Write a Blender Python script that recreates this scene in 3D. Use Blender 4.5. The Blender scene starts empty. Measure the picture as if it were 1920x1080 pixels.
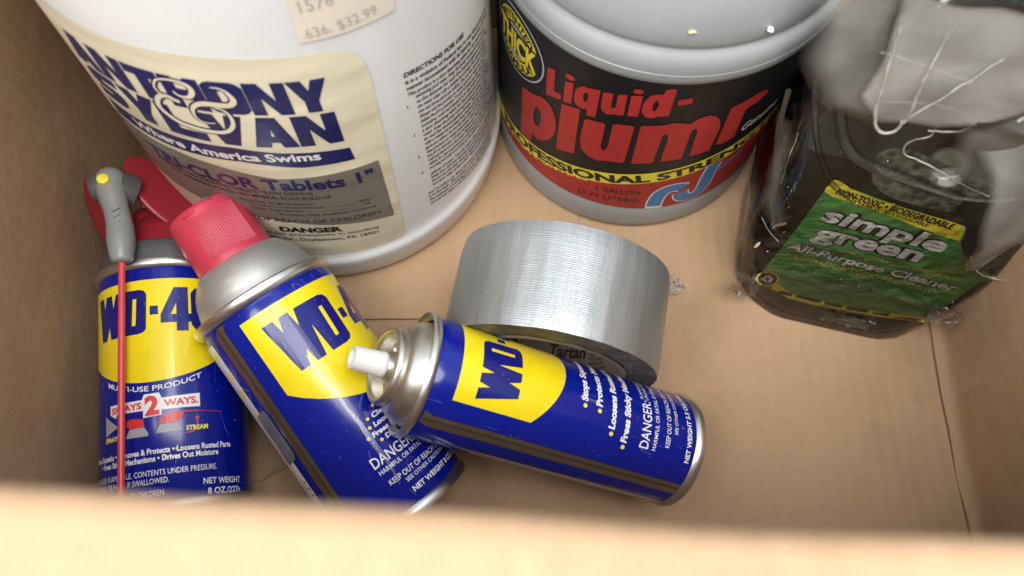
import bpy, bmesh, math, random
from math import sin, cos, pi, radians, sqrt, atan2
from mathutils import Vector, Matrix, noise
from mathutils.geometry import tessellate_polygon

random.seed(4)
scene = bpy.context.scene
COL = scene.collection
MM = 0.001

# ------------------------------------------------------------------ camera
cam_d = bpy.data.cameras.new('camera')
cam = bpy.data.objects.new('camera', cam_d)
COL.objects.link(cam)
cam.location = (0, 0, .380)
cam.rotation_euler = (radians(20), 0, 0)
cam_d.sensor_width = 36
cam_d.lens = 1387 / 1920 * 36
cam_d.clip_start = .005
cam_d.clip_end = 50
cam_d.dof.use_dof = True
cam_d.dof.focus_distance = .335
cam_d.dof.aperture_fstop = 8.0
scene.camera = cam
scene.render.resolution_x, scene.render.resolution_y = 1024, 576

# ------------------------------------------------------------------ light
world = bpy.data.worlds.new('World')
scene.world = world
world.use_nodes = True
bg = world.node_tree.nodes['Background']
bg.inputs[0].default_value = (.80, .90, 1.0, 1)
bg.inputs[1].default_value = 1.15


def area(name, loc, target, size, power, color):
    d = bpy.data.lights.new(name, 'AREA')
    d.shape = 'RECTANGLE'
    d.size, d.size_y = size
    d.energy = power
    d.color = color
    o = bpy.data.objects.new(name, d)
    COL.objects.link(o)
    o.location = loc
    o.rotation_euler = (Vector(target) - Vector(loc)).to_track_quat('-Z', 'Y').to_euler()
    return o


area('skylight', (.36, -.10, 1.68), (.04, .18, .07), (.8, .8), 19, (1, .98, .95))
area('window_light', (-.50, -.48, 1.45), (.05, .2, .08), (1.1, .9), 36, (1, .985, .95))
scene.view_settings.view_transform = 'Standard'
scene.view_settings.look = 'None'
scene.view_settings.exposure = 0
scene.view_settings.gamma = 1
scene.cycles.max_bounces = 10
scene.cycles.transparent_max_bounces = 16
scene.cycles.caustics_reflective = False
scene.cycles.caustics_refractive = False


# ------------------------------------------------------------------ materials
def srgb(r, g, b):
    f = lambda c: (c / 255 / 12.92) if c / 255 <= .04045 else ((c / 255 + .055) / 1.055) ** 2.4
    return (f(r), f(g), f(b), 1)


class N:
    """small node-tree helper"""
    def __init__(s, name):
        s.m = bpy.data.materials.new(name)
        s.m.use_nodes = True
        s.t = s.m.node_tree
        s.p = s.t.nodes['Principled BSDF']
        s.out = s.t.nodes['Material Output']

    def n(s, typ, **kw):
        x = s.t.nodes.new(typ)
        for k, v in kw.items():
            if k.startswith('i_'):
                key = k[2:]
                x.inputs[int(key) if key.isdigit() else key].default_value = v
            else:
                setattr(x, k, v)
        return x

    def l(s, a, b):
        s.t.links.new(a, b)

    def coords(s, kind='Object', scale=(1, 1, 1)):
        tc = s.n('ShaderNodeTexCoord')
        mp = s.n('ShaderNodeMapping')
        mp.inputs['Scale'].default_value = scale
        s.l(tc.outputs[kind], mp.inputs['Vector'])
        return mp.outputs[0]

    def noise(s, vec, scale, detail=4, rough=.6):
        x = s.n('ShaderNodeTexNoise')
        x.inputs['Scale'].default_value = scale
        x.inputs['Detail'].default_value = detail
        x.inputs['Roughness'].default_value = rough
        s.l(vec, x.inputs['Vector'])
        return x.outputs['Fac']

    def ramp(s, fac, stops):
        x = s.n('ShaderNodeValToRGB')
        el = x.color_ramp.elements
        while len(el) < len(stops):
            el.new(.5)
        for e, (p, c) in zip(el, stops):
            e.position = p
            e.color = c if len(c) == 4 else (*c, 1)
        s.l(fac, x.inputs[0])
        return x.outputs[0]

    def mix(s, fac, a, b, mode='MIX'):
        x = s.n('ShaderNodeMix', data_type='RGBA', blend_type=mode)
        for sock, v in ((x.inputs[0], fac), (x.inputs[6], a), (x.inputs[7], b)):
            if hasattr(v, 'is_linked'):
                s.l(v, sock)
            else:
                sock.default_value = v
        return x.outputs[2]

    def math(s, op, a, b=0.0):
        x = s.n('ShaderNodeMath', operation=op)
        for sock, v in ((x.inputs[0], a), (x.inputs[1], b)):
            if hasattr(v, 'is_linked'):
                s.l(v, sock)
            else:
                sock.default_value = v
        return x.outputs[0]

    def bump(s, h, strength, dist, prev=None):
        x = s.n('ShaderNodeBump')
        x.inputs['Strength'].default_value = strength
        x.inputs['Distance'].default_value = dist
        s.l(h, x.inputs['Height'])
        if prev is not None:
            s.l(prev, x.inputs['Normal'])
        s.l(x.outputs[0], s.p.inputs['Normal'])
        return x.outputs[0]


def plastic(name, col, rough=.35, var=.08, bump=.15, bscale=60, bdist=.0006, metal=0, spec=.5, coat=0, dirt=0, fine=0, sss=0):
    k = N(name)
    v = k.coords()
    nz = k.noise(v, bscale)
    lo = tuple(c * (1 - var) for c in col[:3])
    hi = tuple(min(1, c * (1 + var)) for c in col[:3])
    c = k.ramp(nz, [(.3, lo), (.7, hi)])
    if dirt:
        d = k.noise(v, 900, 2)
        c = k.mix(k.math('MULTIPLY', k.math('GREATER_THAN', d, .72), dirt), c, (.12, .09, .06, 1))
    k.l(c, k.p.inputs['Base Color'])
    r = k.noise(v, bscale * 3, 3)
    k.l(k.math('ADD', k.math('MULTIPLY', r, .2), rough - .1), k.p.inputs['Roughness'])
    k.p.inputs['Metallic'].default_value = metal
    k.p.inputs['Specular IOR Level'].default_value = spec
    k.p.inputs['Coat Weight'].default_value = coat
    k.p.inputs['Coat Roughness'].default_value = .08
    if sss:
        k.p.inputs['Subsurface Weight'].default_value = sss
        k.p.inputs['Subsurface Scale'].default_value = .004
    pb = None
    if bump:
        pb = k.bump(k.noise(v, bscale * .6, 3), bump, bdist)
    if fine:
        k.bump(k.noise(v, 1500, 2), fine, .0002, pb)
    return k.m


def cardboard(name, axis=0):
    k = N(name)
    v = k.coords()
    big = k.noise(v, 9, 5)
    sc = [260, 260, 260]
    sc[axis] = 60
    fib = k.noise(k.coords(scale=sc), 1.6, 6, .75)
    speck = k.noise(v, 700, 3, .7)
    c = k.ramp(big, [(.25, (.400, .262, .155)), (.5, (.458, .304, .184)), (.8, (.500, .340, .212))])
    c = k.mix(k.math('MULTIPLY', fib, .55), c, (.33, .20, .108, 1))
    c = k.mix(k.math('MULTIPLY', k.math('GREATER_THAN', speck, .655), .35), c, (.52, .37, .22, 1))
    c = k.mix(k.math('MULTIPLY', k.math('LESS_THAN', speck, .33), .30), c, (.14, .08, .04, 1))
    st_ = k.ramp(k.noise(v, 13, 3, .5), [(.56, (0, 0, 0)), (.70, (.30, .30, .30))])
    c = k.mix(st_, c, (.24, .15, .085, 1))
    # fine curly pale and dark fibres
    for sd, pale in ((0, True), (3.7, False)):
        nt = k.n('ShaderNodeTexNoise')
        nt.inputs['Scale'].default_value = 110
        nt.inputs['Detail'].default_value = 2.5
        nt.inputs['Distortion'].default_value = 3.0
        mp = k.n('ShaderNodeMapping')
        mp.inputs['Location'].default_value = (sd, sd, 0)
        k.l(v, mp.inputs['Vector'])
        k.l(mp.outputs[0], nt.inputs['Vector'])
        band = k.math('LESS_THAN', k.math('ABSOLUTE', k.math('SUBTRACT', nt.outputs['Fac'], .5)), .012)
        thin = k.math('MULTIPLY', band, k.math('GREATER_THAN', k.noise(mp.outputs[0], 45, 2), .52))
        c = k.mix(k.math('MULTIPLY', thin, .22 if pale else .16), c, (.62, .46, .28, 1) if pale else (.22, .13, .065, 1))
    k.l(c, k.p.inputs['Base Color'])
    k.p.inputs['Roughness'].default_value = .82
    k.p.inputs['Specular IOR Level'].default_value = .25
    wv = k.n('ShaderNodeTexWave', wave_type='BANDS', bands_direction='XYZ'[axis] if axis < 2 else 'Y')
    wv.inputs['Scale'].default_value = 40
    wv.inputs['Distortion'].default_value = 1.2
    wv.inputs['Detail'].default_value = 1
    k.l(v, wv.inputs['Vector'])
    b = k.bump(wv.outputs['Fac'], .28 if axis == 0 else .12, .0008)
    b = k.bump(k.noise(v, 16, 4), .35, .006, b)
    k.bump(fib, .35, .0005, b)
    return k.m


M = {}
M['board'] = cardboard('kraft_board', 0)
M['board_wall'] = cardboard('kraft_board_wall', 1)
M['bucket'] = plastic('bucket_white_plastic', (.77, .775, .77), .30, .03, .12, 30, .002, spec=.45, dirt=.10, sss=.15)
M['label_paper'] = None
M['jug'] = plastic('jug_grey_plastic', (.285, .30, .305), .30, .04, .2, 40, .0015, spec=.45, dirt=.25, fine=.25)


def paper(name, col, rough, wr, scale=22, var=.05):
    k = N(name)
    v = k.coords()
    c = k.ramp(k.noise(v, 25, 5), [(.3, tuple(x * (1 - var) for x in col)), (.75, tuple(x * (1 + var) for x in col))])
    k.l(c, k.p.inputs['Base Color'])
    k.p.inputs['Roughness'].default_value = rough
    st = k.coords(scale=(.5, .5, 2.2))
    b = k.bump(k.noise(st, scale, 2, .4), wr, .006)
    k.bump(k.noise(v, 400, 2), .08, .0004, b)
    return k.m


M['label_paper'] = paper('cream_label_film', (.77, .70, .52), .34, .30)
M['navy'] = paper('navy_label_ink', (.014, .016, .10), .30, .30, var=.1)
M['label_grey'] = paper('grey_label_ink', (.20, .18, .15), .34, .30)
M['label_red'] = plastic('red_label_ink', (.36, .026, .024), .46, .1, .1, spec=.3)
M['black'] = plastic('black_ink', (.012, .012, .013), .42, .1, .05, spec=.4)
M['label_black'] = plastic('black_label_film', (.009, .009, .010), .40, .2, .22, 45, .002, spec=.3)
M['dark_grey_ink'] = plastic('dark_grey_ink', (.04, .038, .036), .4, .1, 0)
M['pale_yellow'] = plastic('label_yellow', (.86, .74, .06), .4, .06, .1)
M['seal_yellow'] = plastic('jug_label_yellow', (.70, .58, .04), .42, .06, .1)
M['white_ink'] = plastic('white_ink', (.78, .78, .76), .4, .03, 0)
M['grey_ink'] = plastic('silver_grey_ink', (.36, .36, .38), .35, .05, 0)
M['pipe_blue'] = plastic('pipe_blue_ink', (.03, .17, .42), .4, .08, .1)
M['sticker'] = plastic('price_sticker_paper', (.82, .74, .62), .5, .05, .1)
M['sticker_ink'] = plastic('faded_sticker_ink', (.50, .44, .39), .5, .1, 0)


def enamel(name, col, rough=.16, dent=.05):
    k = N(name)
    v = k.coords()
    c = k.ramp(k.noise(v, 60, 4), [(.3, tuple(x * .93 for x in col)), (.7, tuple(min(1, x * 1.06) for x in col))])
    sp = k.noise(v, 1100, 1)
    c = k.mix(k.math('MULTIPLY', k.math('GREATER_THAN', sp, .765), .5), c, (.5, .5, .5, 1))
    k.l(c, k.p.inputs['Base Color'])
    sm = k.noise(v, 35, 4, .65)
    k.l(k.math('ADD', k.math('MULTIPLY', sm, .22), rough - .08), k.p.inputs['Roughness'])
    k.p.inputs['Specular IOR Level'].default_value = .4
    k.p.inputs['Coat Weight'].default_value = .2
    k.p.inputs['Coat Roughness'].default_value = .1
    scr = k.n('ShaderNodeTexNoise')
    scr.inputs['Scale'].default_value = 70
    scr.inputs['Detail'].default_value = 1
    scr.inputs['Distortion'].default_value = 1.5
    k.l(k.coords(scale=(1, 1, .3)), scr.inputs['Vector'])
    ln = k.math('LESS_THAN', k.math('ABSOLUTE', k.math('SUBTRACT', scr.outputs['Fac'], .5)), .003)
    ln = k.math('MULTIPLY', ln, k.math('GREATER_THAN', k.noise(v, 50, 2), .58))
    c2 = k.mix(k.math('MULTIPLY', ln, .30), c, (.55, .55, .58, 1))
    k.l(c2, k.p.inputs['Base Color'])
    k.bump(k.noise(k.coords(scale=(1, 1, .35)), 26, 2), dent, .01)
    return k.m


M['can_blue'] = enamel('can_blue_enamel', (.002, .0105, .25), .17)
M['can_yellow'] = enamel('can_yellow_enamel', (.84, .66, .012), .2)
M['can_navy'] = enamel('can_navy_ink', (.007, .010, .17), .17)
M['can_white'] = enamel('can_white_ink', (.80, .80, .80), .3)
M['can_red'] = enamel('can_red_ink', (.68, .04, .04), .3)
M['bare_metal'] = plastic('bare_tin_seam', (.60, .58, .55), .16, .06, .1, 40, .001, metal=1)
M['seam_dark'] = plastic('seam_dark_line', (.10, .09, .08), .4, .1, 0, metal=.6)
M['crimp'] = plastic('tin_crimp', (.74, .74, .72), .34, .04, .03, 70, .0004, metal=1)
M['dome_metal'] = plastic('satin_tin_dome', (.60, .61, .60), .44, .05, .10, 120, .0004, metal=.8, fine=.10)
M['dull_metal'] = plastic('stained_tin', (.66, .64, .58), .38, .10, .10, 90, .0004, metal=1)
M['red_cap'] = plastic('red_cap_plastic', (.52, .042, .078), .38, .05, .1, 80, fine=.12, sss=.1)
M['deep_red'] = plastic('red_trigger_plastic', (.27, .014, .024), .36, .06, .1, 60)
M['straw_red'] = plastic('red_straw_plastic', (.62, .06, .07), .28, .05, .05)
M['nozzle_grey'] = plastic('grey_nozzle_plastic', (.24, .245, .24), .36, .08, .1, 80)
M['collar'] = plastic('dark_grey_collar', (.085, .085, .085), .42, .1, .1)
M['white_stem'] = plastic('white_stem_plastic', (.80, .76, .73), .38, .04, .1, 120, sss=.2)
M['hole'] = plastic('nozzle_bore', (.20, .16, .12), .6, .1, 0)
M['bottle_green'] = None
M['chip'] = plastic('wood_crumb', (.62, .45, .28), .8, .2, .3, 200)
M['white_chip'] = plastic('white_crumb', (.80, .80, .78), .6, .1, .2, 200)

# silver cloth tape: uses the UV map (arc length, width) of its own mesh
k = N('silver_cloth_tape')
uv = k.coords('UV')
st = k.noise(k.coords('UV', (55, .55, 1)), 1, 5, .66)
c = k.ramp(st, [(.2, (.35, .365, .372)), (.5, (.41, .43, .44)), (.8, (.47, .495, .505))])
k.l(c, k.p.inputs['Base Color'])
k.p.inputs['Metallic'].default_value = .8
rr = k.noise(k.coords('UV', (40, 12, 1)), 1, 4)
k.l(k.math('ADD', k.math('MULTIPLY', rr, .2), .34), k.p.inputs['Roughness'])
wv = k.n('ShaderNodeTexWave', wave_type='BANDS', bands_direction='Y')
wv.inputs['Scale'].default_value = 3.1
wv.inputs['Distortion'].default_value = 1.0
wv.inputs['Detail'].default_value = 2
k.l(k.coords('UV', (1, 1, 1)), wv.inputs['Vector'])
ms = k.noise(k.coords('UV', (8, 4, 1)), 1, 3)
wvm = k.math('MULTIPLY', wv.outputs['Fac'], k.ramp(ms, [(.35, (0, 0, 0)), (.7, (1, 1, 1))]))
b1 = k.bump(st, .13, .0008)
b2 = k.bump(wvm, .22, .0003, b1)
k.bump(k.noise(k.coords('UV', (3, 26, 1)), 1, 3), .12, .0004, b2)
M['tape'] = k.m

k = N('tape_edge')
v = k.coords()
nz = k.noise(v, 160, 6, .7)
k.l(k.ramp(nz, [(.3, (.045, .042, .04)), (.55, (.13, .115, .085)), (.8, (.27, .24, .18))]), k.p.inputs['Base Color'])
k.p.inputs['Roughness'].default_value = .6
k.bump(nz, .7, .002)
M['tape_edge'] = k.m
M['core'] = paper('core_card', (.25, .20, .15), .8, .1, 60, .12)

# film, shell and liquid


def film(name, tint, milk, gloss_rough, bscale, bstr, lo, hi, milk_col=(.75, .71, .63, 1), attr=None, sheen=.015):
    k = N(name)
    k.t.nodes.remove(k.p)
    tr = k.n('ShaderNodeBsdfTransparent')
    tr.inputs[0].default_value = (*tint, 1)
    df = k.n('ShaderNodeBsdfDiffuse')
    df.inputs[0].default_value = milk_col
    tl = k.n('ShaderNodeBsdfTranslucent')
    tl.inputs[0].default_value = milk_col
    gl = k.n('ShaderNodeBsdfGlossy')
    gl.inputs['Roughness'].default_value = gloss_rough
    gl.inputs[0].default_value = (.9, .9, .9, 1)
    v = k.coords()
    nz = k.noise(v, bscale, 5, .6)
    bp = k.n('ShaderNodeBump')
    bp.inputs['Strength'].default_value = bstr
    bp.inputs['Distance'].default_value = .006
    k.l(nz, bp.inputs['Height'])
    for x in (df, gl):
        k.l(bp.outputs[0], x.inputs['Normal'])
    ms = k.n('ShaderNodeMixShader')
    ms.inputs[0].default_value = .45
    k.l(df.outputs[0], ms.inputs[1])
    k.l(tl.outputs[0], ms.inputs[2])
    amt = k.math('MULTIPLY', k.ramp(k.noise(v, bscale * .8, 4, .6), [(lo, (0, 0, 0)), (hi, (1, 1, 1))]), milk)
    if attr:
        at = k.n('ShaderNodeAttribute', attribute_name=attr)
        amt = k.math('MULTIPLY', amt, at.outputs['Fac'])
    m1 = k.n('ShaderNodeMixShader')
    k.l(amt, m1.inputs[0])
    k.l(tr.outputs[0], m1.inputs[1])
    k.l(ms.outputs[0], m1.inputs[2])
    fr = k.n('ShaderNodeFresnel')
    fr.inputs['IOR'].default_value = 1.45
    k.l(bp.outputs[0], fr.inputs['Normal'])
    m2 = k.n('ShaderNodeMixShader')
    k.l(k.math('ADD', k.math('MULTIPLY', fr.outputs[0], .9), sheen), m2.inputs[0])
    k.l(m1.outputs[0], m2.inputs[1])
    k.l(gl.outputs[0], m2.inputs[2])
    k.l(m2.outputs[0], k.out.inputs[0])
    return k.m


M['bag'] = film('clear_bag_film', (.99, .99, .98), .04, .08, 34, .45, .5, .8, sheen=.04)
M['bag_milky'] = film('milky_bag_film', (.97, .97, .95), 1.0, .16, 22, .25, -.8, .2, (.86, .85, .79, 1), 'layers', .03)
M['bag_edge'] = film('bag_fold_edge', (.97, .97, .95), .62, .2, 120, .4, .25, .65, (.84, .83, .77, 1))
M['tape_patch'] = film('old_clear_tape', (.9, .9, .9), .75, .2, 60, .2, .0, .5, (.32, .33, .35, 1))
M['gloss_streak'] = film('painted_gloss_streak', (.98, .98, .98), .22, .12, 25, .0, .1, .6, (.8, .8, .82, 1))  # pale tint that paints a highlight on the can
M['rib'] = film('bottle_rib_plastic', (.80, .84, .78), .10, .06, 40, .1, .3, .7)
M['bag_crumple'] = film('crumpled_clear_film', (.97, .96, .94), .22, .12, 90, .5, .3, .7, (.70, .62, .52, 1))
M['shell'] = film('clear_bottle_plastic', (.90, .93, .88), .07, .05, 18, .10, .3, .7, sheen=.03)
M['scrap'] = film('clear_tape_scrap', (.97, .97, .97), .45, .1, 120, .5, .2, .7, (.85, .84, .82, 1))
k = N('dark_green_liquid')
v = k.coords()
k.l(k.ramp(k.noise(v, 18, 4), [(.3, (.008, .012, .009)), (.6, (.022, .029, .022)), (.85, (.06, .068, .055))]), k.p.inputs['Base Color'])
k.p.inputs['Roughness'].default_value = .10
k.bump(k.noise(v, 24, 2), .05, .004)
M['liquid'] = k.m
k = N('soap_foam')
v = k.coords()
vo = k.n('ShaderNodeTexVoronoi')
vo.inputs['Scale'].default_value = 260
k.l(v, vo.inputs['Vector'])
k.l(k.mix(k.math('MULTIPLY', k.noise(v, 60), .5), k.ramp(vo.outputs['Distance'], [(.12, (.02, .024, .018)), (.45, (.16, .17, .135)), (.75, (.36, .37, .31))]), (.22, .23, .19, 1)), k.p.inputs['Base Color'])
k.p.inputs['Roughness'].default_value = .35
k.bump(vo.outputs['Distance'], .8, .002)
M['foam'] = k.m
# printed green label: streaks of lighter green and amber are part of the print
k = N('green_label_print')
v = k.coords(scale=(14, 14, 60))
a = k.noise(v, 1, 3, .5)
c = k.ramp(a, [(.2, (.065, .25, .065)), (.5, (.09, .34, .09)), (.7, (.12, .44, .125)), (.85, (.19, .62, .22))])
am = k.noise(k.coords(scale=(22, 22, 45)), 1, 2, .5)
c = k.mix(k.ramp(am, [(.54, (0, 0, 0)), (.75, (.6, .6, .6))]), c, (.30, .24, .05, 1))
k.l(c, k.p.inputs['Base Color'])
k.p.inputs['Roughness'].default_value = .3
k.bump(k.noise(k.coords(), 40, 3), .15, .003)
M['green'] = k.m
M['gold_ink'] = plastic('gold_ink', (.68, .60, .16), .4, .1, 0)
M['deep_green'] = plastic('deep_green_ink', (.006, .022, .007), .35, .1, 0)
M['soft_white'] = plastic('soft_white_ink', (.85, .84, .82), .35, .06, 0)
M['thin_green_ink'] = plastic('pale_green_ink', (.32, .42, .28), .4, .1, 0)


# ------------------------------------------------------------------ objects
def empty(name, loc, axes=None, label=None, cat=None, group=None):
    o = bpy.data.objects.new(name, None)
    COL.objects.link(o)
    o.empty_display_size = .02
    m = Matrix.Identity(4)
    if axes:
        for i, a in enumerate(axes):
            a = Vector(a).normalized()
            for j in range(3):
                m[j][i] = a[j]
    m.translation = Vector(loc)
    o.matrix_world = m
    if label:
        o['label'] = label
        o['category'] = cat
    if group:
        o['group'] = group
    return o


def link(name, bm, mats, parent=None, smooth=True, angle=40):
    me = bpy.data.meshes.new(name)
    bm.to_mesh(me)
    bm.free()
    for m in (mats if isinstance(mats, (list, tuple)) else [mats]):
        me.materials.append(M[m])
    if smooth:
        for p in me.polygons:
            p.use_smooth = True
        me.set_sharp_from_angle(angle=radians(angle))
    o = bpy.data.objects.new(name, me)
    COL.objects.link(o)
    if parent is not None:
        o.parent = parent
    return o


def lathe(prof, segs=96, cap0=True, cap1=True, arc=None, uvscale=None):
    """prof: list of (r, z) in mm, turned about z."""
    bm = bmesh.new()
    rings = []
    for r, z in prof:
        if r < 1e-6:
            rings.append([bm.verts.new((0, 0, z * MM))])
        else:
            rings.append([bm.verts.new((r * sin(2 * pi * i / segs) * MM, -r * cos(2 * pi * i / segs) * MM, z * MM)) for i in range(segs)])
    for a, b in zip(rings, rings[1:]):
        if len(a) == 1 and len(b) == 1:
            continue
        for i in range(segs):
            j = (i + 1) % segs
            if len(a) == 1:
                bm.faces.new((a[0], b[j], b[i]))
            elif len(b) == 1:
                bm.faces.new((a[i], a[j], b[0]))
            else:
                bm.faces.new((a[i], a[j], b[j], b[i]))
    if cap0 and len(rings[0]) > 1:
        bm.faces.new(rings[0][::-1])
    if cap1 and len(rings[-1]) > 1:
        bm.faces.new(rings[-1])
    bmesh.ops.recalc_face_normals(bm, faces=bm.faces)
    return bm


def box(bm, x0, x1, y0, y1, z0, z1):
    v = [bm.verts.new((x * MM, y * MM, z * MM)) for x in (x0, x1) for y in (y0, y1) for z in (z0, z1)]
    for f in ((0, 1, 3, 2), (4, 6, 7, 5), (0, 4, 5, 1), (2, 3, 7, 6), (0, 2, 6, 4), (1, 5, 7, 3)):
        bm.faces.new([v[i] for i in f])


def tube(bm, pts, rad, n=8, cap=True):
    """pts mm; rad number or list"""
    P = [Vector(p) for p in pts]
    rs = rad if isinstance(rad, (list, tuple)) else [rad] * len(P)
    up = None
    rings = []
    for i, p in enumerate(P):
        t = (P[min(i + 1, len(P) - 1)] - P[max(i - 1, 0)]).normalized()
        if up is None:
            up = t.orthogonal().normalized()
        up = (up - t * up.dot(t)).normalized()
        s = t.cross(up)
        rings.append([bm.verts.new((p + (up * cos(2 * pi * j / n) + s * sin(2 * pi * j / n)) * rs[i]) * MM) for j in range(n)])
    for a, b in zip(rings, rings[1:]):
        for j in range(n):
            bm.faces.new((a[j], a[(j + 1) % n], b[(j + 1) % n], b[j]))
    if cap:
        bm.faces.new(rings[0][::-1])
        bm.faces.new(rings[-1])


def spline(pts, sub=6):
    """Catmull-Rom through points (any dimension)"""
    P = [Vector(p) for p in pts]
    out = []
    for i in range(len(P) - 1):
        a, b, c, d = P[max(i - 1, 0)], P[i], P[i + 1], P[min(i + 2, len(P) - 1)]
        for s in range(sub):
            t = s / sub
            out.append(.5 * ((2 * b) + (c - a) * t + (2 * a - 5 * b + 4 * c - d) * t * t + (3 * b - a - 3 * c + d) * t ** 3))
    out.append(P[-1])
    return out


# ------------------------------------------------------------------ flat print laid on a surface
_fonts = {}


def text2d(s, bold=0.0):
    key = (s, bold)
    if key not in _fonts:
        cu = bpy.data.curves.new('t', 'FONT')
        cu.body = s
        cu.size = 1
        cu.resolution_u = 2 if bold < .001 else 3
        cu.offset = bold
        cu.fill_mode = 'BOTH'
        o = bpy.data.objects.new('t', cu)
        COL.objects.link(o)
        dg = bpy.context.evaluated_depsgraph_get()
        ev = o.evaluated_get(dg)
        me = ev.to_mesh()
        vs = [(v.co.x, v.co.y) for v in me.vertices]
        fs = [tuple(p.vertices) for p in me.polygons]
        ev.to_mesh_clear()
        bpy.data.objects.remove(o)
        bpy.data.curves.remove(cu)
        xs = [v[0] for v in vs]
        x0, x1 = min(xs), max(xs)
        _fonts[key] = ([((x - x0), y) for x, y in vs], fs, x1 - x0)
    return _fonts[key]


CAP = .727


class Print:
    """flat ink shapes given as (u, v) millimetres on a surface function surf(u, v, h) -> Vector (mm)"""
    def __init__(s, surf, step):
        s.surf, s.step = surf, step
        s.items = []

    def raw(s, vs, fs, mat, h):
        s.items.append((vs, fs, mat, h))

    def poly(s, outer, mat, h, holes=()):
        loops = [[Vector((p[0], p[1], 0)) for p in outer]] + [[Vector((p[0], p[1], 0)) for p in q] for q in holes]
        tri = tessellate_polygon(loops)
        vs = [(p.x, p.y) for lp in loops for p in lp]
        s.raw(vs, [tuple(t) for t in tri], mat, h)

    def text(s, body, p0, p1, hgt, mat, h, bold=.0, shear=0.0, warp=None):
        vs, fs, w = text2d(body, bold)
        dx, dy = p1[0] - p0[0], p1[1] - p0[1]
        L = sqrt(dx * dx + dy * dy)
        ex, ey = dx / L, dy / L
        out = []
        for x, y in vs:
            a, b = x / w * L, y / CAP * hgt
            a += b * shear
            if warp:
                out.append(warp(a, b))
            else:
                out.append((p0[0] + ex * a - ey * b, p0[1] + ey * a + ex * b))
        s.raw(out, fs, mat, h)

    def stroke(s, pts, width, mat, h, sub=6):
        P = [Vector((p[0], p[1])) for p in (spline(pts, sub) if sub > 1 else [Vector((p[0], p[1])) for p in pts])]
        n = len(P)
        ws = width if isinstance(width, (list, tuple)) else [width, width]
        vs, fs = [], []
        for i, p in enumerate(P):
            t = (P[min(i + 1, n - 1)] - P[max(i - 1, 0)])
            if t.length < 1e-9:
                t = Vector((1, 0))
            t.normalize()
            q = i / (n - 1) * (len(ws) - 1)
            a = int(min(q, len(ws) - 2))
            w = ws[a] + (ws[a + 1] - ws[a]) * (q - a)
            nn = Vector((-t.y, t.x)) * w / 2
            vs += [tuple(p + nn), tuple(p - nn)]
            if i:
                fs.append((2 * i - 2, 2 * i - 1, 2 * i + 1, 2 * i))
        s.raw(vs, fs, mat, h)

    def dot(s, c, r, mat, h, n=14, ry=None):
        ry = ry or r
        s.poly([(c[0] + r * cos(2 * pi * i / n), c[1] + ry * sin(2 * pi * i / n)) for i in range(n)], mat, h)

    def build(s, name, parent):
        mats, bm = [], bmesh.new()
        for vs, fs, mat, h in s.items:
            if mat not in mats:
                mats.append(mat)
            b = bmesh.new()
            V = [b.verts.new((x, y, 0)) for x, y in vs]
            for f in fs:
                if len(set(f)) < 3:
                    continue
                try:
                    b.faces.new([V[i] for i in f])
                except ValueError:
                    pass
            if s.step:
                x0, x1 = min(x for x, y in vs), max(x for x, y in vs)
                c = math.floor(x0 / s.step) * s.step + s.step
                while c < x1:
                    bmesh.ops.bisect_plane(b, geom=b.verts[:] + b.edges[:] + b.faces[:], dist=1e-5, plane_co=(c, 0, 0), plane_no=(1, 0, 0))
                    c += s.step
            mp = {}
            for v in b.verts:
                mp[v] = bm.verts.new(s.surf(v.co.x, v.co.y, h) * MM)
            mi = mats.index(mat)
            for f in b.faces:
                try:
                    g = bm.faces.new([mp[v] for v in f.verts])
                    g.material_index = mi
                except ValueError:
                    pass
            b.free()
        bm.normal_update()
        # all print faces outwards
        for f in bm.faces:
            pass
        return link(name, bm, mats, parent, smooth=False)


def cyl(r0, k=0.0, warp=None):
    def S(u, v, h):
        ph = u / r0
        w = warp(ph) if warp else 0
        r = r0 + k * (v + w) + h
        return Vector((r * sin(ph), -r * cos(ph), v + w))
    return S


def rect(x0, x1, y0, y1):
    return [(x0, y0), (x1, y0), (x1, y1), (x0, y1)]


def soft(poly, cut_=.9):
    # small cut at every corner
    o = []
    n = len(poly)
    for i in range(n):
        a, p, b = Vector(poly[i - 1]), Vector(poly[i]), Vector(poly[(i + 1) % n])
        for q in (a, b):
            d = q - p
            o.append(tuple(p + d * min(.3, cut_ / max(d.length, 1e-6))))
    return o


def rrect(x0, x1, y0, y1, r, n=5):
    o = []
    for cx, cy, a in ((x1 - r, y0 + r, -90), (x1 - r, y1 - r, 0), (x0 + r, y1 - r, 90), (x0 + r, y0 + r, 180)):
        for i in range(n + 1):
            t = radians(a + 90 * i / n)
            o.append((cx + r * cos(t), cy + r * sin(t)))
    return o


# ================================================================== the box
XL, XR, YF, YB, HW = -212, 228, 1, 312, 290
bx = empty('cardboard_box', (0, .15, 0), None, 'open brown cardboard box holding the cans, bucket, jug and tape', 'box')
OX, OY = 0, -150


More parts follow.
